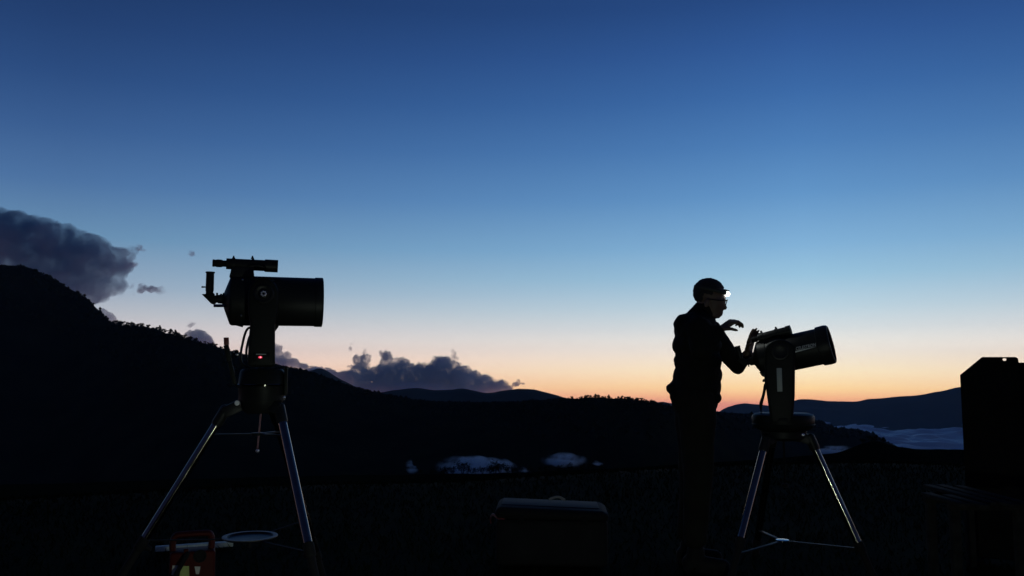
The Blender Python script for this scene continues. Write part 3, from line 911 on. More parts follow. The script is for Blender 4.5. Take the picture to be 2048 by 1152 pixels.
# drive base, tripod head
bz = [q(524, y).z for y in (738, 744, 766, 769, 772, 800)]
bx = q(524, 770).x
base = MB().lathe((bx, 0, 0), (0, 0, 1), [(bz[5], 47 * s1), (bz[4], 47 * s1), (bz[3], 48.5 * s1), (bz[2], 47.5 * s1), (bz[1], 45 * s1), (bz[0], 40 * s1)], 56).build('drive_base', MAT['arm'], T, angle=50)
MB().lathe((bx, 0, 0), (0, 0, 1), [(bz[4] + 0.0005, 48.2 * s1), (bz[3] + 0.001, 48.9 * s1), (bz[3] + 0.003, 48.2 * s1)], 56, cap=False).build('setting_ring', MAT['chrome'], base)
MB().box((bx + 47 * s1, -0.04, (q(570, 732).z + q(570, 790).z) / 2), (0.016, 0.03, q(570, 732).z - q(570, 790).z)).build('battery_door', MAT['arm'], base, bevel=0.004)
hz0, hz1 = q(524, 800).z, q(524, 826).z
head = MB().lathe((bx, 0, 0), (0, 0, 1), [(hz1, 30 * s1), (hz1 + 0.012, 36 * s1), (hz0 - 0.012, 42 * s1), (hz0 + 0.0, 44 * s1)], 40).build('tripod_head', MAT['black'], T)
# legs
l1a, l1b = q(447, 826, 0.0), q(288, 1080, 0.02)
l2a, l2b = q(560, 822, -0.08), q(617, 1092, -0.40)
g1, g2 = to_ground(l1a, l1b), to_ground(l2a, l2b)
lh = (g1.xy - l1a.xy).length
l3a = Vector((bx + 0.055, 0.085, l1a.z))
g3 = l3a + Vector((math.cos(R_(57)) * lh, math.sin(R_(57)) * lh, -l3a.z))
for a, g, sb in ((l1a, g1, l1b), (l2a, g2, l2b), (l3a, g3, None)):
    sp_ = (sb - a).length / (g - a).length if sb else 0.72
    leg(T, a, g, sp_, 8.6 * s1, 0.0165)
    m = MB().bar(Vector((bx, 0, hz0 - 0.02)) + (a - Vector((bx, 0, a.z))) * 0.55, a, 0.05, 0.05, (0, 1, 0)).build('leg_hinge', MAT['black'], T, bevel=0.006)
hb = q(474, 806, -0.045)
MB().lathe(hb, (0, -1, 0), [(0, 0.0105), (0.005, 0.0105), (0.006, 0.009), (0.006, 0.004), (0.003, 0.0035)], 20).build('hinge_bolt', MAT['white'], T)
MB().ball(q(568, 795, -0.12), 0.006, 10).build('hinge_bolt', MAT['bolt'], T)
# centre rod, spreader bracket, tray
c0, c1, c2 = q(520, 818, -0.01), q(517, 868, -0.01), q(515, 902, -0.01)
MB().cyl((bx, 0, c0.z), (c2.x, -0.01, c2.z), 0.0035, n=12).build('centre_rod', MAT['chrome'], T)
MB().ball((c2.x, -0.01, c2.z), 0.008, 10).build('rod_end', MAT['bolt'], T)
sp_z = c1.z
sb_ = MB().lathe((c1.x, -0.01, sp_z - 0.006), (0, 0, 1), [(0, 0.012), (0, 0.03), (0.012, 0.03), (0.012, 0.012)], 24).build('spreader', MAT['arm'], T)
for a, g in ((l1a, g1), (l2a, g2), (l3a, g3)):
    t = (a.z - sp_z) / a.z
    e = a + (g - a) * t
    MB().bar(Vector((c1.x, -0.01, sp_z)), e * 0.92 + Vector((c1.x, -0.01, sp_z)) * 0.08, 0.032, 0.006, (0, 0, 1)).build('spreader_arm', MAT['arm'], sb_, bevel=0.002)
tc_ = q(500, 1074, 0.03)
tray = MB().lathe((tc_.x, 0.03, tc_.z - 0.01), (0, 0, 1), [(0, 0.05), (0.004, 50 * s1), (0.010, 55 * s1), (0.014, 55 * s1), (0.0145, 46 * s1), (0.008, 44 * s1), (0.007, 0.03)], 56).build('accessory_tray', MAT['black'], T)
MB().lathe((tc_.x, 0.03, tc_.z - 0.01), (0, 0, 1), [(0.0135, 55.3 * s1), (0.0155, 55 * s1), (0.0158, 46.5 * s1), (0.0145, 46 * s1)], 56, cap=False).build('tray_rim', MAT['tray'], tray)
MB().cyl((tc_.x, 0.03, tc_.z - 0.01), (tc_.x, 0.03, tc_.z - 0.045), 0.008).build('tray_knob', MAT['rubber'], tray)
for a, g in ((l1a, g1), (l2a, g2), (l3a, g3)):
    t = (a.z - tc_.z - 0.01) / a.z
    e = a + (g - a) * t
    c = Vector((tc_.x, 0.03, tc_.z - 0.008))
    MB().bar(c, e, 0.014, 0.004, (0, 0, 1)).build('tray_brace', MAT['matt'], tray)

# hand controller hooked on the left of the mount
hc = f1.empty('hand_controller')
tag(hc, 'slim dark hand controller with a dull red end hanging beside the mount column', 'controller')
p0, p1, p2 = q(452, 690, -0.03), q(459, 722, -0.03), q(470, 768, -0.03)
MB().bar(p0, p1, 0.022, 0.016, (0, 1, 0)).bar(p1, p2, 0.018, 0.016, (0, 1, 0)).build('grip', MAT['arm'], hc, bevel=0.003)
MB().bar(q(452.5, 675, -0.03), q(453, 690, -0.03), 0.021, 0.018, (0, 1, 0)).build('end_cap', MAT['redcap'], hc, bevel=0.002)
coil = []
for k in range(60):
    t = k / 59
    c = q(464 + 12 * t, 716 - 14 * math.sin(t * 2.2), -0.03)
    a = t * 2 * math.pi * 9
    coil.append(c + Vector((0.005 * math.cos(a), 0.006 * math.sin(a), 0.005 * math.sin(a))))
MB().tube(coil, 0.0017, 6, 0).build('coiled_cable', MAT['rubber'], hc)
MB().box(q(474, 709, -0.04), (0.012, 0.012, 0.006)).build('plug', MAT['bolt'], hc, bevel=0.0015)
MB().box(q(468, 704, -0.035), (0.004, 0.01, 0.004)).build('plug_pin', MAT['bolt'], hc)
MB().tube([q(470, 768, -0.03), q(476, 774, -0.04), q(486, 770, -0.06)], 0.004, 8, 4).build('hook', MAT['black'], hc)

# --- the tilted telescope on the right
f2 = Frame(1565, 5.2)
q = f2.q
T2 = f2.empty('telescope')
tag(T2, 'tilted black tube telescope with white lettering, beside the person in headlamp', 'telescope')
s2 = (q(1600, 700) - q(1500, 700)).x / 100
TL = R_(12.0)
YW = R_(-9)                       # its front end swings a little towards the camera
d2 = Vector((math.cos(TL) * math.cos(YW), math.cos(TL) * math.sin(YW), math.sin(TL)))
o2 = q(1511, 720.5, 0.03)
P2 = lambda t: (t - 1511) * s2 / math.cos(TL)
rt = 37.3 * s2
tube = MB().lathe(o2, d2, [(P2(1540), rt * 0.99), (P2(1541), rt), (P2(1641), rt), (P2(1642), rt * 0.98)], 64).build('optical_tube', MAT['black'], T2)
MB().lathe(o2, d2, [(0, 0.05), (0.004, 0.056), (0.028, rt * 0.95), (0.036, rt * 1.01), (P2(1540), rt * 1.02), (P2(1541), rt)], 56).build('rear_cell', MAT['black'], tube)
MB().lathe(o2, d2, [(P2(1640), rt), (P2(1641), rt * 1.07), (P2(1655), rt * 1.09), (P2(1662), rt * 1.06), (P2(1664), rt * 1.0), (P2(1664), rt * 0.95), (P2(1650), rt * 0.94)], 64, cap=False).build('front_ring', MAT['black'], tube)
MB().lathe(o2 + d2 * P2(1658), d2, [(0, rt * 0.95), (0.003, rt * 0.95)], 48).build('corrector_glass', MAT['glass'], tube)
side = Vector((-d2.y, d2.x, 0)).normalized() * -1      # towards the camera
upv = side.cross(d2)
if upv.z < 0: upv = -upv
def wrap2(ax_t, ang_h, ex):
    """a point on the tube: metres along the tube from the rear, metres up round the side"""
    a = ang_h / rt
    return o2 + d2 * ax_t + (side * math.cos(a) + upv * math.sin(a)) * (rt + 0.0008 + ex)
LT = P2(1599)
part_txt(tube, MAT['white'], 'CELESTRON', 0.0255, lambda x, y, z: wrap2(LT + x * 0.80, y + 0.001, z))
# tapering stroke below the lettering
mb = MB()
for k in range(13):
    t = k / 12
    h = 0.0085 * (1 - t) ** 1.1 + 0.0006
    mb.v += [tuple(wrap2(LT - 0.006 + 0.118 * t, -0.006 - h * 0.5 + 0.004 * t, 0)), tuple(wrap2(LT - 0.006 + 0.118 * t, -0.006 + h * 0.5 + 0.004 * t, 0))]
mb.f += [(2 * k, 2 * k + 2, 2 * k + 3, 2 * k + 1) for k in range(12)]
mb.build('emblem_stroke', MAT['white'], tube)

# finder
fo = q(1517, 677, -0.015)
fd = Vector((math.cos(R_(13.5)) * math.cos(YW), math.cos(R_(13.5)) * math.sin(YW), math.sin(R_(13.5))))
fs = MB().lathe(fo, fd, [(0, 8.4 * s2), (0.002, 9.6 * s2), (58 * s2, 9.8 * s2), (59 * s2, 11 * s2), (68 * s2, 11 * s2), (68 * s2, 9 * s2), (62 * s2, 9 * s2)], 28).build('finder_scope', MAT['black'], T2)
MB().lathe(fo - fd * (14 * s2), fd, [(0, 5.8 * s2), (9 * s2, 6.2 * s2), (11 * s2, 5 * s2), (15 * s2, 5.4 * s2)], 20).build('finder_eyepiece', MAT['rubber'], fs)
for t in (8, 39):
    p = fo + fd * (t * s2)
    MB().lathe(p - fd * 0.008, fd, [(0, 10 * s2), (0, 11 * s2), (0.016, 11 * s2), (0.016, 10 * s2)], 24).build('finder_ring', MAT['black'], fs)
    MB().cyl(p + Vector((-0.003, 0, 10 * s2)), p + Vector((-0.008, 0, 14.5 * s2)), 2.6 * s2, 1.6 * s2, 10).build('thumb_screw', MAT['rubber'], fs)
MB().bar(fo + fd * (5 * s2) - Vector((0, 0, 13 * s2)), fo + fd * (48 * s2) - Vector((0, 0, 13 * s2)), 0.03, 14 * s2, (0, 1, 0)).build('finder_bracket', MAT['black'], fs, bevel=0.003)

# diagonal and eyepiece
vb = o2 - d2 * (22 * s2)
MB().lathe(vb, d2, [(0, 6.4 * s2), (9 * s2, 6.6 * s2), (10 * s2, 9 * s2), (18 * s2, 9.4 * s2), (20 * s2, 13 * s2), (24 * s2, 15 * s2)], 24).build('visual_back', MAT['black'], T2)
upd = Vector((-math.sin(TL + 0.03), 0, math.cos(TL + 0.03)))
dc = vb - d2 * (7 * s2)
dgm = MB()
pts = [dc - d2 * (9 * s2) + upd * (9 * s2), dc + d2 * (8 * s2) + upd * (9 * s2), dc + d2 * (8 * s2) - upd * (7 * s2), dc + d2 * (3 * s2) - upd * (7.5 * s2)]
dgm.prism([(p.x, p.z) for p in pts], -0.022 + dc.y, 0.022 + dc.y)
dg = dgm.build('star_diagonal', MAT['arm'], T2, bevel=0.0015)
MB().lathe(dc + upd * (8 * s2), upd, [(0, 5.2 * s2), (2 * s2, 5.6 * s2), (27 * s2, 5.6 * s2), (27.2 * s2, 6.1 * s2), (29.5 * s2, 6.1 * s2)], 24).build('eyepiece', MAT['black'], dg)
p = vb + d2 * (13 * s2)
MB().cyl(p, p + Vector((-0.004, 0, 14 * s2)), 0.004, 0.005, 8).build('set_screw', MAT['rubber'], T2)
p = vb + d2 * (7 * s2)
MB().cyl(p, p + Vector((0.001, 0, -10.5 * s2)), 0.004, 0.004, 8).build('set_screw', MAT['rubber'], T2)

# fork arm
ya = -rt - 0.008
sa = s2 * (f2.R + ya) / f2.R
cc = q(1560, 704, ya)
poly = []
for k in range(13):
    a = math.pi * (1 - k / 12)
    poly.append((cc.x + math.cos(a) * 30 * sa, cc.z + math.sin(a) * 26 * sa))
for px, py in ((1590, 730), (1589.5, 790), (1585.5, 846), (1542, 846), (1534, 790), (1530, 760), (1529.5, 730)):
    p = q(px, py, ya)
    poly.append((p.x, p.z))
arm = MB().prism(poly, ya - 0.06, ya).build('fork_arm', MAT['arm'], T2, bevel=0.016, seg=4)
yf = ya - 0.06
MB().lathe((cc.x, yf + 0.001, cc.z), (0, -1, 0), [(0, 19 * sa), (0.005, 17 * sa), (0.006, 14 * sa), (0.003, 12 * sa)], 32).build('altitude_clutch', MAT['black'], arm)
p0, p1 = q(1554.5, 783, yf), q(1563.5, 736, yf)
MB().box(((p0.x + p1.x) / 2, yf - 0.001, (p0.z + p1.z) / 2), (p1.x - p0.x, 0.004, p1.z - p0.z)).build('side_label', MAT['tag'], arm, bevel=0.001)
for py in (731, 788):
    p = q(1559, py, yf)
    MB().ball((p.x, yf, p.z), (0.006, 0.003, 0.004), 10).build('label_screw', MAT['arm'], arm)
MB().prism([(q(x, y).x, q(x, y).z) for x, y in ((1519, 744), (1535, 742), (1536, 778), (1530, 774), (1529, 754), (1524, 752))], -0.06, 0.02).build('drive_cover', MAT['black'], T2, bevel=0.003)
MB().prism([(q(x, y).x, q(x, y).z) for x, y in ((1531, 756), (1526, 759), (1525, 763), (1528, 764), (1532, 761))], -0.05, -0.03).build('cord_hook', MAT['black'], T2)
MB().tube([q(1531, 768, -0.06), q(1527, 790, -0.07), q(1522, 808, -0.075), q(1522, 822, -0.075), q(1522, 832, -0.075)], [0.009, 0.008, 0.010, 0.003, 0.003], 8, 4, sq=(1, 0.4)).build('hanging_strap', MAT['rubber'], T2)

# base drum, tripod
bx = q(1566, 838).x
z = lambda y: q(1566, y).z
base = MB().lathe((bx, 0, 0), (0, 0, 1), [(z(862), 44 * s2), (z(855), 58 * s2), (z(848), 62.5 * s2), (z(834), 62.5 * s2), (z(829), 60 * s2), (z(826), 52 * s2), (z(825), 30 * s2)], 64).build('drive_base', MAT['arm'], T2)
MB().lathe((bx, 0, 0), (0, 0, 1), [(z(849), 62.4 * s2), (z(848), 63.2 * s2), (z(846.5), 62.4 * s2)], 64, cap=False).build('base_rim', MAT['arm'], base)
head = MB().lathe((bx, 0, 0), (0, 0, 1), [(z(880), 34 * s2), (z(874), 44 * s2), (z(862), 46 * s2)], 40).build('tripod_head', MAT['black'], T2)
l1a, l1b = q(1531, 884, -0.12), q(1481, 1080, -0.37)
l2a, l2b = q(1622, 880, -0.02), q(1717, 1088, -0.05)
g1, g2 = to_ground(l1a, l1b), to_ground(l2a, l2b)
lh = (g2.xy - l2a.xy).length
l3a = Vector((bx - 0.06, 0.13, l2a.z))
g3 = l3a + Vector((math.cos(R_(115)) * lh, math.sin(R_(115)) * lh, -l3a.z))
for a, g, sb in ((l1a, g1, l1b), (l2a, g2, l2b), (l3a, g3, None)):
    sp_ = (sb - a).length / (g - a).length if sb else 0.86
    leg(T2, a, g, sp_, 7.6 * s2, 0.02)
    MB().bar(Vector((bx, 0, z(872))) + (a - Vector((bx, 0, a.z))) * 0.5, a, 0.055, 0.055, (0, 1, 0)).build('leg_hinge', MAT['black'], T2, bevel=0.006)
p = q(1606, 870, -0.16)
MB().ball(p, (0.010, 0.006, 0.010), 12).build('hinge_bolt', MAT['bolt'], T2)
MB().cyl((bx, 0, z(880)), (bx, 0, z(972)), 0.006, n=12).build('centre_rod', MAT['matt'], T2)
MB().lathe((bx, 0, z(975)), (0, 0, 1), [(0, 0.008), (0.004, 0.018), (0.02, 0.018), (0.026, 0.008)], 16).build('rod_knob', MAT['rubber'], T2)
cz3 = q(1565, 1081, -0.05)
br = MB().lathe((cz3.x, -0.05, cz3.z - 0.008), (0, 0, 1), [(0, 0.022), (0.004, 0.036), (0.012, 0.036), (0.014, 0.02)], 24).build('lower_brace', MAT['chrome'], T2)
for a, g in ((l1a, g1), (l2a, g2), (l3a, g3)):
    t = (a.z - cz3.z + 0.02) / a.z
    e = a + (g - a) * t
    MB().bar(Vector((cz3.x, -0.05, cz3.z - 0.002)), e, 0.022, 0.006, (0, 0, 1)).build('brace_arm', MAT['arm'], br, bevel=0.0015)

# ------------------------------------------------------------------ the person at the right-hand telescope
fp = Frame(1395, 5.2)
q = fp.q
sp1 = (q(1450, 700) - q(1350, 700)).x / 100
def pt(px, py, y=0.0):
    v = q(px, py, y)
    return Vector((v.x, y, v.z))
SHW = 0.17                        # half shoulder width
body = MB()
# head: cranium, face wedge, jaw, nose, chin, ears
hd = pt(1419.5, 588)
tilt = Euler((0, R_(14), 0)).to_matrix()
body.ball(hd + Vector((-0.002, 0, 0.002)), (0.092, 0.076, 0.087), 20, tilt)
body.ball(pt(1430, 604), (0.062, 0.066, 0.092), 18, tilt)
body.ball(pt(1432, 618), (0.042, 0.052, 0.055), 16, tilt)
body.capsule(pt(1429, 630, -0.022), pt(1429, 630, 0.022), 0.024)
body.capsule(pt(1434.5, 632), pt(1436.5, 632.5), 0.014)
body.capsule(pt(1441.5, 624), pt(1440.5, 628), 0.0155)
body.capsule(pt(1441.5, 621, -0.012), pt(1441.5, 621, 0.012), 0.011)
body.capsule(pt(1446, 603), pt(1450.0, 615.5), 0.009, 0.0135)
body.capsule(pt(1445, 616, -0.011), pt(1445, 616, 0.011), 0.008)
body.capsule(pt(1447, 598, -0.03), pt(1447, 598, 0.03), 0.012)
for s in (-1, 1):
    body.capsule(pt(1436, 612, s * 0.035), pt(1441, 614, s * 0.022), 0.022, 0.016)
    body.ball(pt(1414, 606, s * 0.078), (0.018, 0.009, 0.030), 12, tilt)
# neck, trunk, legs
body.capsule(pt(1402, 640), pt(1412, 612), 0.062, 0.058)
body.capsule(pt(1398, 665, -0.09), pt(1398, 665, 0.09), 0.09)
body.capsule(pt(1396, 700), pt(1394, 770), 0.125, 0.12)
body.capsule(pt(1392, 800, -0.07), pt(1392, 800, 0.07), 0.115)
LEG = {-1: [(1394, 815), (1396, 945), (1391, 1078)], 1: [(1386, 815), (1388, 942), (1378, 1068)]}
for s in (-1, 1):
    (hx, hy), (kx, ky), (ax_, ay) = LEG[s]
    y = s * 0.09
    body.capsule(pt(hx, hy, y), pt(kx, ky, y * 1.1), 0.085, 0.056)
    body.capsule(pt(kx, ky, y * 1.1), pt(ax_, ay, y * 1.2), 0.054, 0.040)
    body.capsule(Vector((pt(ax_, ay, y).x, y * 1.2, 0.06)), Vector((pt(ax_, ay, y).x + 0.13, y * 1.35, 0.045)), 0.042, 0.034)
# arms
YN, YF = -0.215, 0.215
shN, elN, wrN = pt(1398, 660, YN), pt(1404, 700, YN - 0.05), pt(1438, 661, YN + 0.03)
shF, elF, wrF = pt(1420, 662, YF), pt(1475, 734, YF + 0.02), pt(1496, 708, 0.12)
body.capsule(shN, elN, 0.055, 0.045)
body.capsule(elN, wrN, 0.043, 0.031)
body.capsule(shF, elF, 0.055, 0.045)
body.capsule(elF, wrF, 0.043, 0.031)
def hand(mb, wr, fwd, palm, curl, thumb_side, spread=0.12):
    """wrist, direction of the fingers, palm normal, finger bend (radians per joint), side of the thumb"""
    f, n = Vector(fwd).normalized(), Vector(palm).normalized()
    n = (n - f * n.dot(f)).normalized()
    s = f.cross(n) * thumb_side
    k0 = wr + f * 0.012
    for t in (-0.027, -0.009, 0.009, 0.027):
        mb.capsule(k0 + s * t * 0.7, wr + f * 0.085 + s * t, 0.0155, 0.0125, 10)
    for i, (t, L) in enumerate(((0.030, 0.074), (0.010, 0.082), (-0.011, 0.076), (-0.030, 0.060))):
        p = wr + f * 0.086 + s * t
        d = (f + s * t * spread * 10 * 0.35).normalized()
        for j, (l, r0, r1) in enumerate(((0.45, 0.0098, 0.0092), (0.31, 0.0092, 0.0086), (0.24, 0.0086, 0.0074))):
            a = curl[min(i, len(curl) - 1)] * (1 if j else 0.7)
            d = (d * math.cos(a) + n * math.sin(a)).normalized()
            e = p + d * (l * L)
            mb.capsule(p, e, r0, r1, 10)
            p = e
            n2 = (n - d * n.dot(d))
            if n2.length > 1e-3: n = n2.normalized()
        n = Vector(palm).normalized()
        n = (n - f * n.dot(f)).normalized()
    tb = wr + f * 0.03 + s * 0.030
    td = (f * 0.75 + s * 0.75 + n * 0.35).normalized()
    e1 = tb + td * 0.042
    e2 = e1 + (td + n * 0.45 - s * 0.35).normalized() * 0.032
    mb.capsule(tb, e1, 0.0135, 0.0105, 10)
    mb.capsule(e1, e2, 0.0105, 0.0085, 10)
hand(body, wrN, Vector((0.8, 0, 0.55)), (0.45, 0.35, -0.85), [0.68, 0.76, 0.84, 0.92], -1)
hand(body, wrF, (pt(1503, 672) - pt(1496, 706)) + Vector((0, -0.02, 0)), (0.85, -0.45, -0.25), [0.12, 0.2, 0.3, 0.4], -1)
bm_ = remeshed('person', body, 0.0062, 3)
person = link('person', bm_, MAT['skin'])
person.location, person.rotation_euler = fp.loc, (0, 0, -fp.az)
tag(person, 'standing person in dark jacket and glasses, lamp on forehead, reaching to the tilted telescope', 'person')
def cloth(name, mb, m, voxel, smooth, disp):
    return link(name, remeshed(name, mb, voxel, smooth, disp), m, person)
# jacket
J = MB()
def slab(mb, px, py, rx, ry, rz=0.05):
    mb.ball(pt(px, py), (rx, ry, rz), 22)
for px0, px1, py, wy in ((1348, 1432, 664, 0.20), (1343, 1443, 690, 0.205), (1346, 1444, 722, 0.195), (1345, 1444, 750, 0.185), (1342, 1442, 772, 0.18), (1340, 1439, 792, 0.175)):
    c = (px0 + px1) / 2
    mb = pt(c, py)
    J.ball(mb, ((px1 - px0) / 2 * sp1, wy, 0.095), 24)
J.ball(pt(1391, 648), (0.125, 0.19, 0.07), 20)
J.capsule(pt(1371, 651, -0.14), pt(1371, 651, 0.14), 0.068)
J.capsule(pt(1398, 640), pt(1408, 622), 0.085, 0.068)
J.capsule(pt(1398, 634, -0.03), pt(1420, 642, 0), 0.055, 0.035)
J.capsule(pt(1342, 777, -0.08), pt(1341, 777, 0.08), 0.026)
J.capsule(pt(1434, 798, -0.08), pt(1434, 796, 0.08), 0.026)
J.capsule(pt(1350, 793, -0.12), pt(1350, 793, 0.12), 0.03)
J.capsule(shN, elN, 0.082, 0.064)
J.capsule(elN, wrN - (wrN - elN) * 0.12, 0.062, 0.046)
J.capsule(shF, elF, 0.076, 0.047)
J.capsule(elF, wrF - (wrF - elF) * 0.16, 0.046, 0.036)
J.capsule(shN + Vector((-0.03, 0.03, 0)), shN + Vector((-0.02, 0.1, 0.01)), 0.08)
J.capsule(shF + Vector((-0.04, -0.03, 0.0)), pt(1395, 655, 0.1), 0.085)
cloth('jacket', J, MAT['jacket'], 0.009, 4, (0.016, 0.06))
# trousers
P = MB()
P.capsule(pt(1388, 800, -0.06), pt(1388, 800, 0.06), 0.135)
for s in (-1, 1):
    (hx, hy), (kx, ky), (ax_, ay) = LEG[s]
    y = s * 0.09
    P.capsule(pt(hx, hy, y), pt(kx, ky, y * 1.1), 0.112, 0.088)
    P.capsule(pt(kx, ky, y * 1.1), pt(ax_, ay - 6, y * 1.2), 0.086, 0.072)
cloth('trousers', P, MAT['trousers'], 0.011, 4, (0.02, 0.09))
for s in (-1, 1):
    (ax_, ay) = LEG[s][2]
    y = s * 0.09
    x0 = pt(ax_, ay, y).x
    Sh = MB()
    Sh.capsule(Vector((x0 - 0.03, y * 1.2, 0.055)), Vector((x0 + 0.15, y * 1.38, 0.045)), 0.05, 0.042)
    Sh.capsule(Vector((x0 - 0.01, y * 1.2, 0.06)), Vector((x0, y * 1.2, 0.12)), 0.05, 0.052)
    Sh.box((x0 + 0.06, y * 1.28, 0.016), (0.26, 0.085, 0.032))
    cloth('shoe', Sh, MAT['shoe'], 0.007, 2, None)
# short hair
H = MB()
H.ball(hd + Vector((-0.004, 0, 0.007)), (0.096, 0.081, 0.090), 22, tilt)
hm = remeshed('hair', H, 0.006, 1, (0.008, 0.02))
bm = bmesh.new()
bm.from_mesh(hm)
inv = tilt.inverted()
for v in list(bm.verts):
    l = inv @ (v.co - hd)
    if l.z < -0.062 or (l.x > 0.02 and l.z < 0.03 + (l.x - 0.02) * 0.35) or (l.x > -0.03 and l.z < -0.012):
        bm.verts.remove(v)
bm.to_mesh(hm)
bm.free()
link('hair', hm, MAT['hair'], person)
# glasses
G = MB()
for s in (-1, 1):
    c = pt(1452.5, 604.5, s * 0.034)
    ring = [c + Vector((0.0035 - 0.012 * (0.5 - 0.5 * math.sin(a)) * 0.9 + 0.004, 0.026 * math.cos(a), 0.016 * math.sin(a))) for a in np.linspace(0, 2 * math.pi, 25)]
    G.tube(ring, 0.0024, 6, 0)
    G.tube([c + Vector((0.003, s * 0.027, 0.010)), pt(1440, 601, s * 0.072), pt(1414, 598, s * 0.083)], 0.0026, 6, 3)
G.tube([pt(1453, 602, -0.009), pt(1453.5, 601, 0), pt(1453, 602, 0.009)], 0.0022, 6, 3)
G.build('glasses', MAT['black'], person)

# head torch worn over the brow
ht = fp.empty('head_torch')
tag(ht, 'small head torch shining white on the forehead of the standing person', 'head torch')
B = MB()
ringp = []
for k in range(41):
    a = 2 * math.pi * k / 40
    ringp.append(hd + tilt @ Vector((0.101 * math.cos(a) + 0.0, 0.084 * math.sin(a), 0.022)))
mbv = []
for p in ringp:
    mbv += [tuple(p + tilt @ Vector((0, 0, -0.011))), tuple(p + tilt @ Vector((0, 0, 0.011)))]
B.add(mbv, [(2 * k, 2 * k + 2, 2 * k + 3, 2 * k + 1) for k in range(40)])
st = B.build('strap', MAT['strap'], ht)
sm = st.modifiers.new('thick', 'SOLIDIFY')
sm.thickness = 0.003
lc = pt(1453.5, 587.5, -0.012)
ld = Vector((0.80, -0.42, -0.42)).normalized()
hs = MB().lathe(lc - ld * 0.026, ld, [(0, 0.012), (0.004, 0.021), (0.020, 0.023), (0.024, 0.0235), (0.024, 0.021), (0.020, 0.0195)], 28).build('lamp_housing', MAT['black'], ht)
MB().prism([(pt(1449, 583).x, pt(1449, 583).z), (pt(1455, 580.5).x, pt(1455, 580.5).z), (pt(1459.5, 582).x, pt(1459.5, 582).z), (pt(1456, 583).x, pt(1456, 583).z)], -0.03, 0.02).build('lamp_hood', MAT['strap'], ht, bevel=0.0015)
MB().ball(lc + ld * 0.004, (0.015, 0.015, 0.015), 24).build('lens', MAT['lampglow'], ht)
hl_ = bpy.data.lights.new('head_torch_beam', 'SPOT')
hl_.energy, hl_.spot_size, hl_.spot_blend = 1.2, R_(75), 0.6
hl_.shadow_soft_size, hl_.color = 0.015, (0.92, 1.0, 0.95)
ho = bpy.data.objects.new('head_torch_beam', hl_)
COL.objects.link(ho)
ho.parent = ht
ho.location = lc + ld * 0.03
ho.rotation_euler = Vector((0.72, -0.1, -0.62)).to_track_quat('-Z', 'Y').to_euler()

# ------------------------------------------------------------------ things on the grass
# the observers' lantern, standing low on the grass before the telescopes: it puts the glints on legs and mounts
ln = bpy.data.objects.new('lantern', None)
ln.location = (0.35, 1.3, 0.0)
COL.objects.link(ln)
tag(ln, 'small lit lantern standing on the grass before the telescopes', 'lantern')
MB().lathe((0, 0, 0.0), (0, 0, 1), [(0, 0.05), (0.02, 0.052), (0.10, 0.048), (0.11, 0.036)], 24).build('base', MAT['black'], ln)
MB().lathe((0, 0, 0.111), (0, 0, 1), [(0, 0.030), (0.03, 0.034), (0.07, 0.034), (0.095, 0.028)], 24).build('globe', MAT['globe'], ln)
MB().lathe((0, 0, 0.207), (0, 0, 1), [(0, 0.046), (0.012, 0.046), (0.03, 0.03), (0.034, 0.01)], 24).build('cap', MAT['black'], ln)
MB().tube([(-0.046, 0, 0.21), (-0.05, 0, 0.26), (0, 0, 0.3), (0.05, 0, 0.26), (0.046, 0, 0.21)], 0.003, 6, 4).build('handle', MAT['chrome'], ln)

# padded equipment case
f = Frame(1100, 5.25)
q = f.q
c = f.empty('equipment_case')
tag(c, 'black padded equipment case with rounded lid, highlight painted on top, lying on the grass', 'case')
x0, x1 = q(988, 1060).x, q(1214, 1060).x
zt = q(1100, 1003).z
w_ = x1 - x0
def rounded(xa, xb, ya_, yb_, za, zb, r, m, name, par):
    mb = MB()
    mb.box(((xa + xb) / 2, (ya_ + yb_) / 2, (za + zb) / 2), (xb - xa, yb_ - ya_, zb - za))
    return mb.build(name, m, par, bevel=r, seg=4, angle=60)
rounded(x0 + 0.02, x1 - 0.005, -0.19, 0.19, 0.012, zt - 0.075, 0.03, MAT['case'], 'body', c)
lid = rounded(x0 + 0.015, x1, -0.2, 0.2, zt - 0.078, zt - 0.0, 0.037, MAT['case'], 'lid', c)
for v in lid.data.vertices:
    v.co.z -= 0.045 * max(0, ((v.co.x - x0) / w_ - 0.45)) ** 1.3
    if v.co.z > zt - 0.04:
        v.co.z -= 0.010 * abs(((v.co.x - x0) / w_ - 0.45) * 2) ** 2
top = rounded(x0 + 0.05, x1 - 0.05, -0.1, 0.16, zt - 0.006, zt + 0.003, 0.004, MAT['casesheen'], 'painted_top_sheen', lid)  # thin lighter strip that paints the highlight along the top of the lid
for v in top.data.vertices:
    v.co.z -= 0.045 * max(0, ((v.co.x - x0) / w_ - 0.45)) ** 1.3 + 0.010 * abs(((v.co.x - x0) / w_ - 0.45) * 2) ** 2
MB().tube([q(1098, 999, -0.02), q(1108, 995, -0.02), q(1118, 994, -0.02), q(1126, 998, -0.02), q(1130, 1000, -0.02)], 0.008, 8, 4, sq=(1, 0.6)).build('carry_handle', MAT['tray'], lid)
MB().tube([q(1010, 1040, -0.2), q(996, 1036, -0.17), q(986, 1029, -0.1), q(981, 1036, 0), q(982, 1046, 0.03)], 0.008, 8, 4, sq=(1, 0.5)).build('side_strap', MAT['redcap'], c)
for px in (1042, 1170):
    p = q(px, 1036, -0.2)
    MB().box((p.x, -0.203, zt - 0.075), (0.035, 0.012, 0.05)).build('latch', MAT['matt'], c, bevel=0.003)
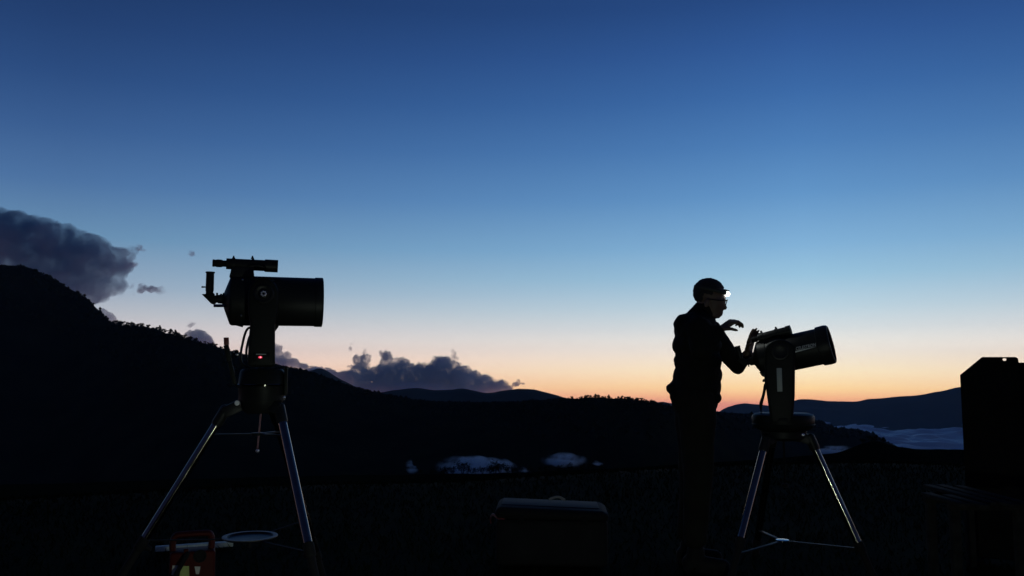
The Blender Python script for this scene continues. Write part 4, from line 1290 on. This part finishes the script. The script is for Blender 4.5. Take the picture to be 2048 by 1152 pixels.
MB().tube([(x0 + 0.03, -0.203, zt - 0.079), (x0 + w_ * 0.5, -0.206, zt - 0.081), (x1 - 0.02, -0.203, zt - 0.084)], 0.004, 6, 3).build('zip_seam', MAT['matt'], c)

# red power pack
f = Frame(385, 4.5)
q = f.q
pk = f.empty('power_pack')
tag(pk, 'red plastic power pack with handle slot and pale patches beside the tripod', 'power pack')
X = lambda px: q(px, 1100).x
Z = lambda py: q(385, py).z
bod = MB()
xa, xb = X(338), X(432)
out = [(xa + 0.01, 0.0), (xb - 0.01, 0.0), (xb, 0.02), (xb - 0.004, Z(1098)), (xa + 0.006, Z(1098)), (xa, 0.02)]
body_o = bod.prism(out, -0.07, 0.07).build('body', MAT['redbox'], pk, bevel=0.012, seg=3)
hm_ = MB()
hm_.tube([(X(346), 0, Z(1104)), (X(345), 0, Z(1082)), (X(350), 0, Z(1070)), (X(362), 0, Z(1067.5)), (X(408), 0, Z(1067.5)), (X(419), 0, Z(1070)), (X(423), 0, Z(1082)), (X(422), 0, Z(1104))], 0.0155, 10, 4, sq=(1, 1.6))
hm_.build('handle', MAT['redbox'], pk)
for a, b, c_, m, nm in (((345, 1131), (356, 1131), (343, 1150, 352, 1150), 'palepatch', 'patch'), ((363, 1132), (378, 1132), (357, 1162, 379, 1162), 'yellowgreen', 'patch'), ((389, 1133), (401, 1133), (392, 1148, 398, 1148), 'palepatch', 'patch')):
    pp = [q(*a, -0.071), q(*b, -0.071), q(c_[2], c_[3], -0.071), q(c_[0], c_[1], -0.071)]
    o = MB().prism([(v.x, v.z) for v in pp], -0.073, -0.069).build(nm, MAT[m], pk)
p = q(400, 1112, -0.07)
MB().lathe((p.x, -0.068, p.z), (0, -1, 0), [(0, 0.03), (0.008, 0.03), (0.008, 0.024), (0.003, 0.022)], 24).build('socket', MAT['rubber'], pk)
p = q(372, 1108, -0.07)
MB().box((p.x, -0.074, p.z), (0.022, 0.014, 0.05)).build('rib', MAT['redbox'], pk, bevel=0.004)
MB().tube([q(376, 1106, -0.08), q(369, 1118, -0.1), q(359, 1136, -0.11), q(349, 1154, -0.12), q(340, 1170, -0.13)], 0.011, 8, 4).build('power_cable', MAT['rubber'], pk)
# pale plank behind it
f = Frame(385, 5.93)
pl = f.empty('plank')
tag(pl, 'narrow pale plank lying on the grass behind the red power pack', 'plank')
q = f.q
MB().box(((q(311, 1086).x + q(466, 1086).x) / 2, 0.0, 0.03), (q(466, 1086).x - q(311, 1086).x, 0.05, 0.03)).build('board', MAT['paleplank'], pl, bevel=0.004)

# tall black panel at the right edge
f = Frame(1980, 6.0)
q = f.q
bd = f.empty('display_board')
tag(bd, 'tall black board with a cut corner and a small round hole near its top', 'board')
out = [(1920, 750), (1964, 714), (2031, 714), (2036, 717), (2038, 727)]
poly = [(q(x, y).x, q(x, y).z) for x, y in out]
poly = [(poly[0][0], 0.02)] + poly + [(poly[-1][0], 0.02)]
hc_ = q(2009, 719)
bm = bmesh.new()
hv = [(hc_.x + 0.0105 * math.cos(a), hc_.z + 0.0085 * math.sin(a)) for a in np.linspace(0, 2 * math.pi, 17)[:-1]]
ed = []
for loop in (poly, hv):
    vs = [bm.verts.new((x, 0, z_)) for x, z_ in loop]
    ed += [bm.edges.new((vs[i], vs[(i + 1) % len(vs)])) for i in range(len(vs))]
bmesh.ops.triangle_fill(bm, use_beauty=True, edges=ed, normal=(0, -1, 0))
ext = bmesh.ops.extrude_face_region(bm, geom=list(bm.faces))
for g in ext['geom']:
    if isinstance(g, bmesh.types.BMVert): g.co.y += 0.018
bmesh.ops.recalc_face_normals(bm, faces=bm.faces)
me = bpy.data.meshes.new('panel')
bm.to_mesh(me)
bm.free()
link('panel', me, MAT['board'], bd)
for x in (poly[0][0] + 0.05, poly[-1][0] - 0.05):
    MB().box((x, 0.009, 0.012), (0.05, 0.34, 0.03)).build('foot', MAT['board'], bd, bevel=0.004)
    MB().bar((x, 0.15, 0.03), (x, 0.022, 0.42), 0.03, 0.02, (1, 0, 0)).build('brace', MAT['board'], bd)
f = Frame(2070, 6.3)
q = f.q
b2 = f.empty('display_board')
tag(b2, 'plain black board standing just behind the board with the hole', 'board')
zt = q(2070, 725).z
xa, xb = q(2028, 725).x, q(2190, 725).x
MB().box(((xa + xb) / 2, 0, (zt + 0.03) / 2), (xb - xa, 0.02, zt - 0.03)).build('panel', MAT['board'], b2, bevel=0.003)
for x in (xa + 0.06, xb - 0.06):
    MB().box((x, 0, 0.013), (0.05, 0.34, 0.03)).build('foot', MAT['board'], b2, bevel=0.004)

# low slatted table in front of the boards
st = bpy.data.objects.new('slatted_table', None)
st.location = (2.52, 4.86, 0)
COL.objects.link(st)
tag(st, 'low weathered slatted wooden table in front of the black boards', 'table')
for k, (x, y0, y1) in enumerate(((-0.17, -0.36, 0.06), (-0.085, -0.38, 0.0), (0.0, -0.3, 0.4), (0.085, -0.36, 0.42), (0.17, -0.34, 0.36))):
    MB().box((x, (y0 + y1) / 2, 0.45 - 0.002 * (k % 2)), (0.055, y1 - y0, 0.02)).build('slat', MAT['slat'], st, bevel=0.004)
for y in (-0.24, 0.02, 0.26):
    MB().box((0.0 if y < 0.1 else 0.085, y, 0.424), (0.40 if y < 0.1 else 0.23, 0.045, 0.028)).build('cross_rail', MAT['slat'], st, bevel=0.003)
for x, y in ((-0.17, -0.24), (0.17, -0.24), (-0.17, 0.02), (0.17, 0.26)):
    MB().box((x, y, 0.206), (0.045, 0.045, 0.41)).build('leg', MAT['slat'], st, bevel=0.004)

# ------------------------------------------------------------------ the evening air
hz = MB().box((0, 0, -110), (21200, 21200, 740)).build('haze', bpy.data.materials.new('haze'), None, smooth=False)
m = hz.data.materials[0]
m.use_nodes = True
m.node_tree.nodes.clear()
ho_ = m.node_tree.nodes.new('ShaderNodeOutputMaterial')
hv_ = m.node_tree.nodes.new('ShaderNodeVolumePrincipled')
hv_.inputs['Color'].default_value = (0.5, 0.76, 1.0, 1)
hv_.inputs['Density'].default_value = HAZE
hv_.inputs['Anisotropy'].default_value = 0.0
m.node_tree.links.new(hv_.outputs[0], ho_.inputs['Volume'])
tag(hz, 'thin blue evening haze filling the whole valley', 'haze', kind='stuff')
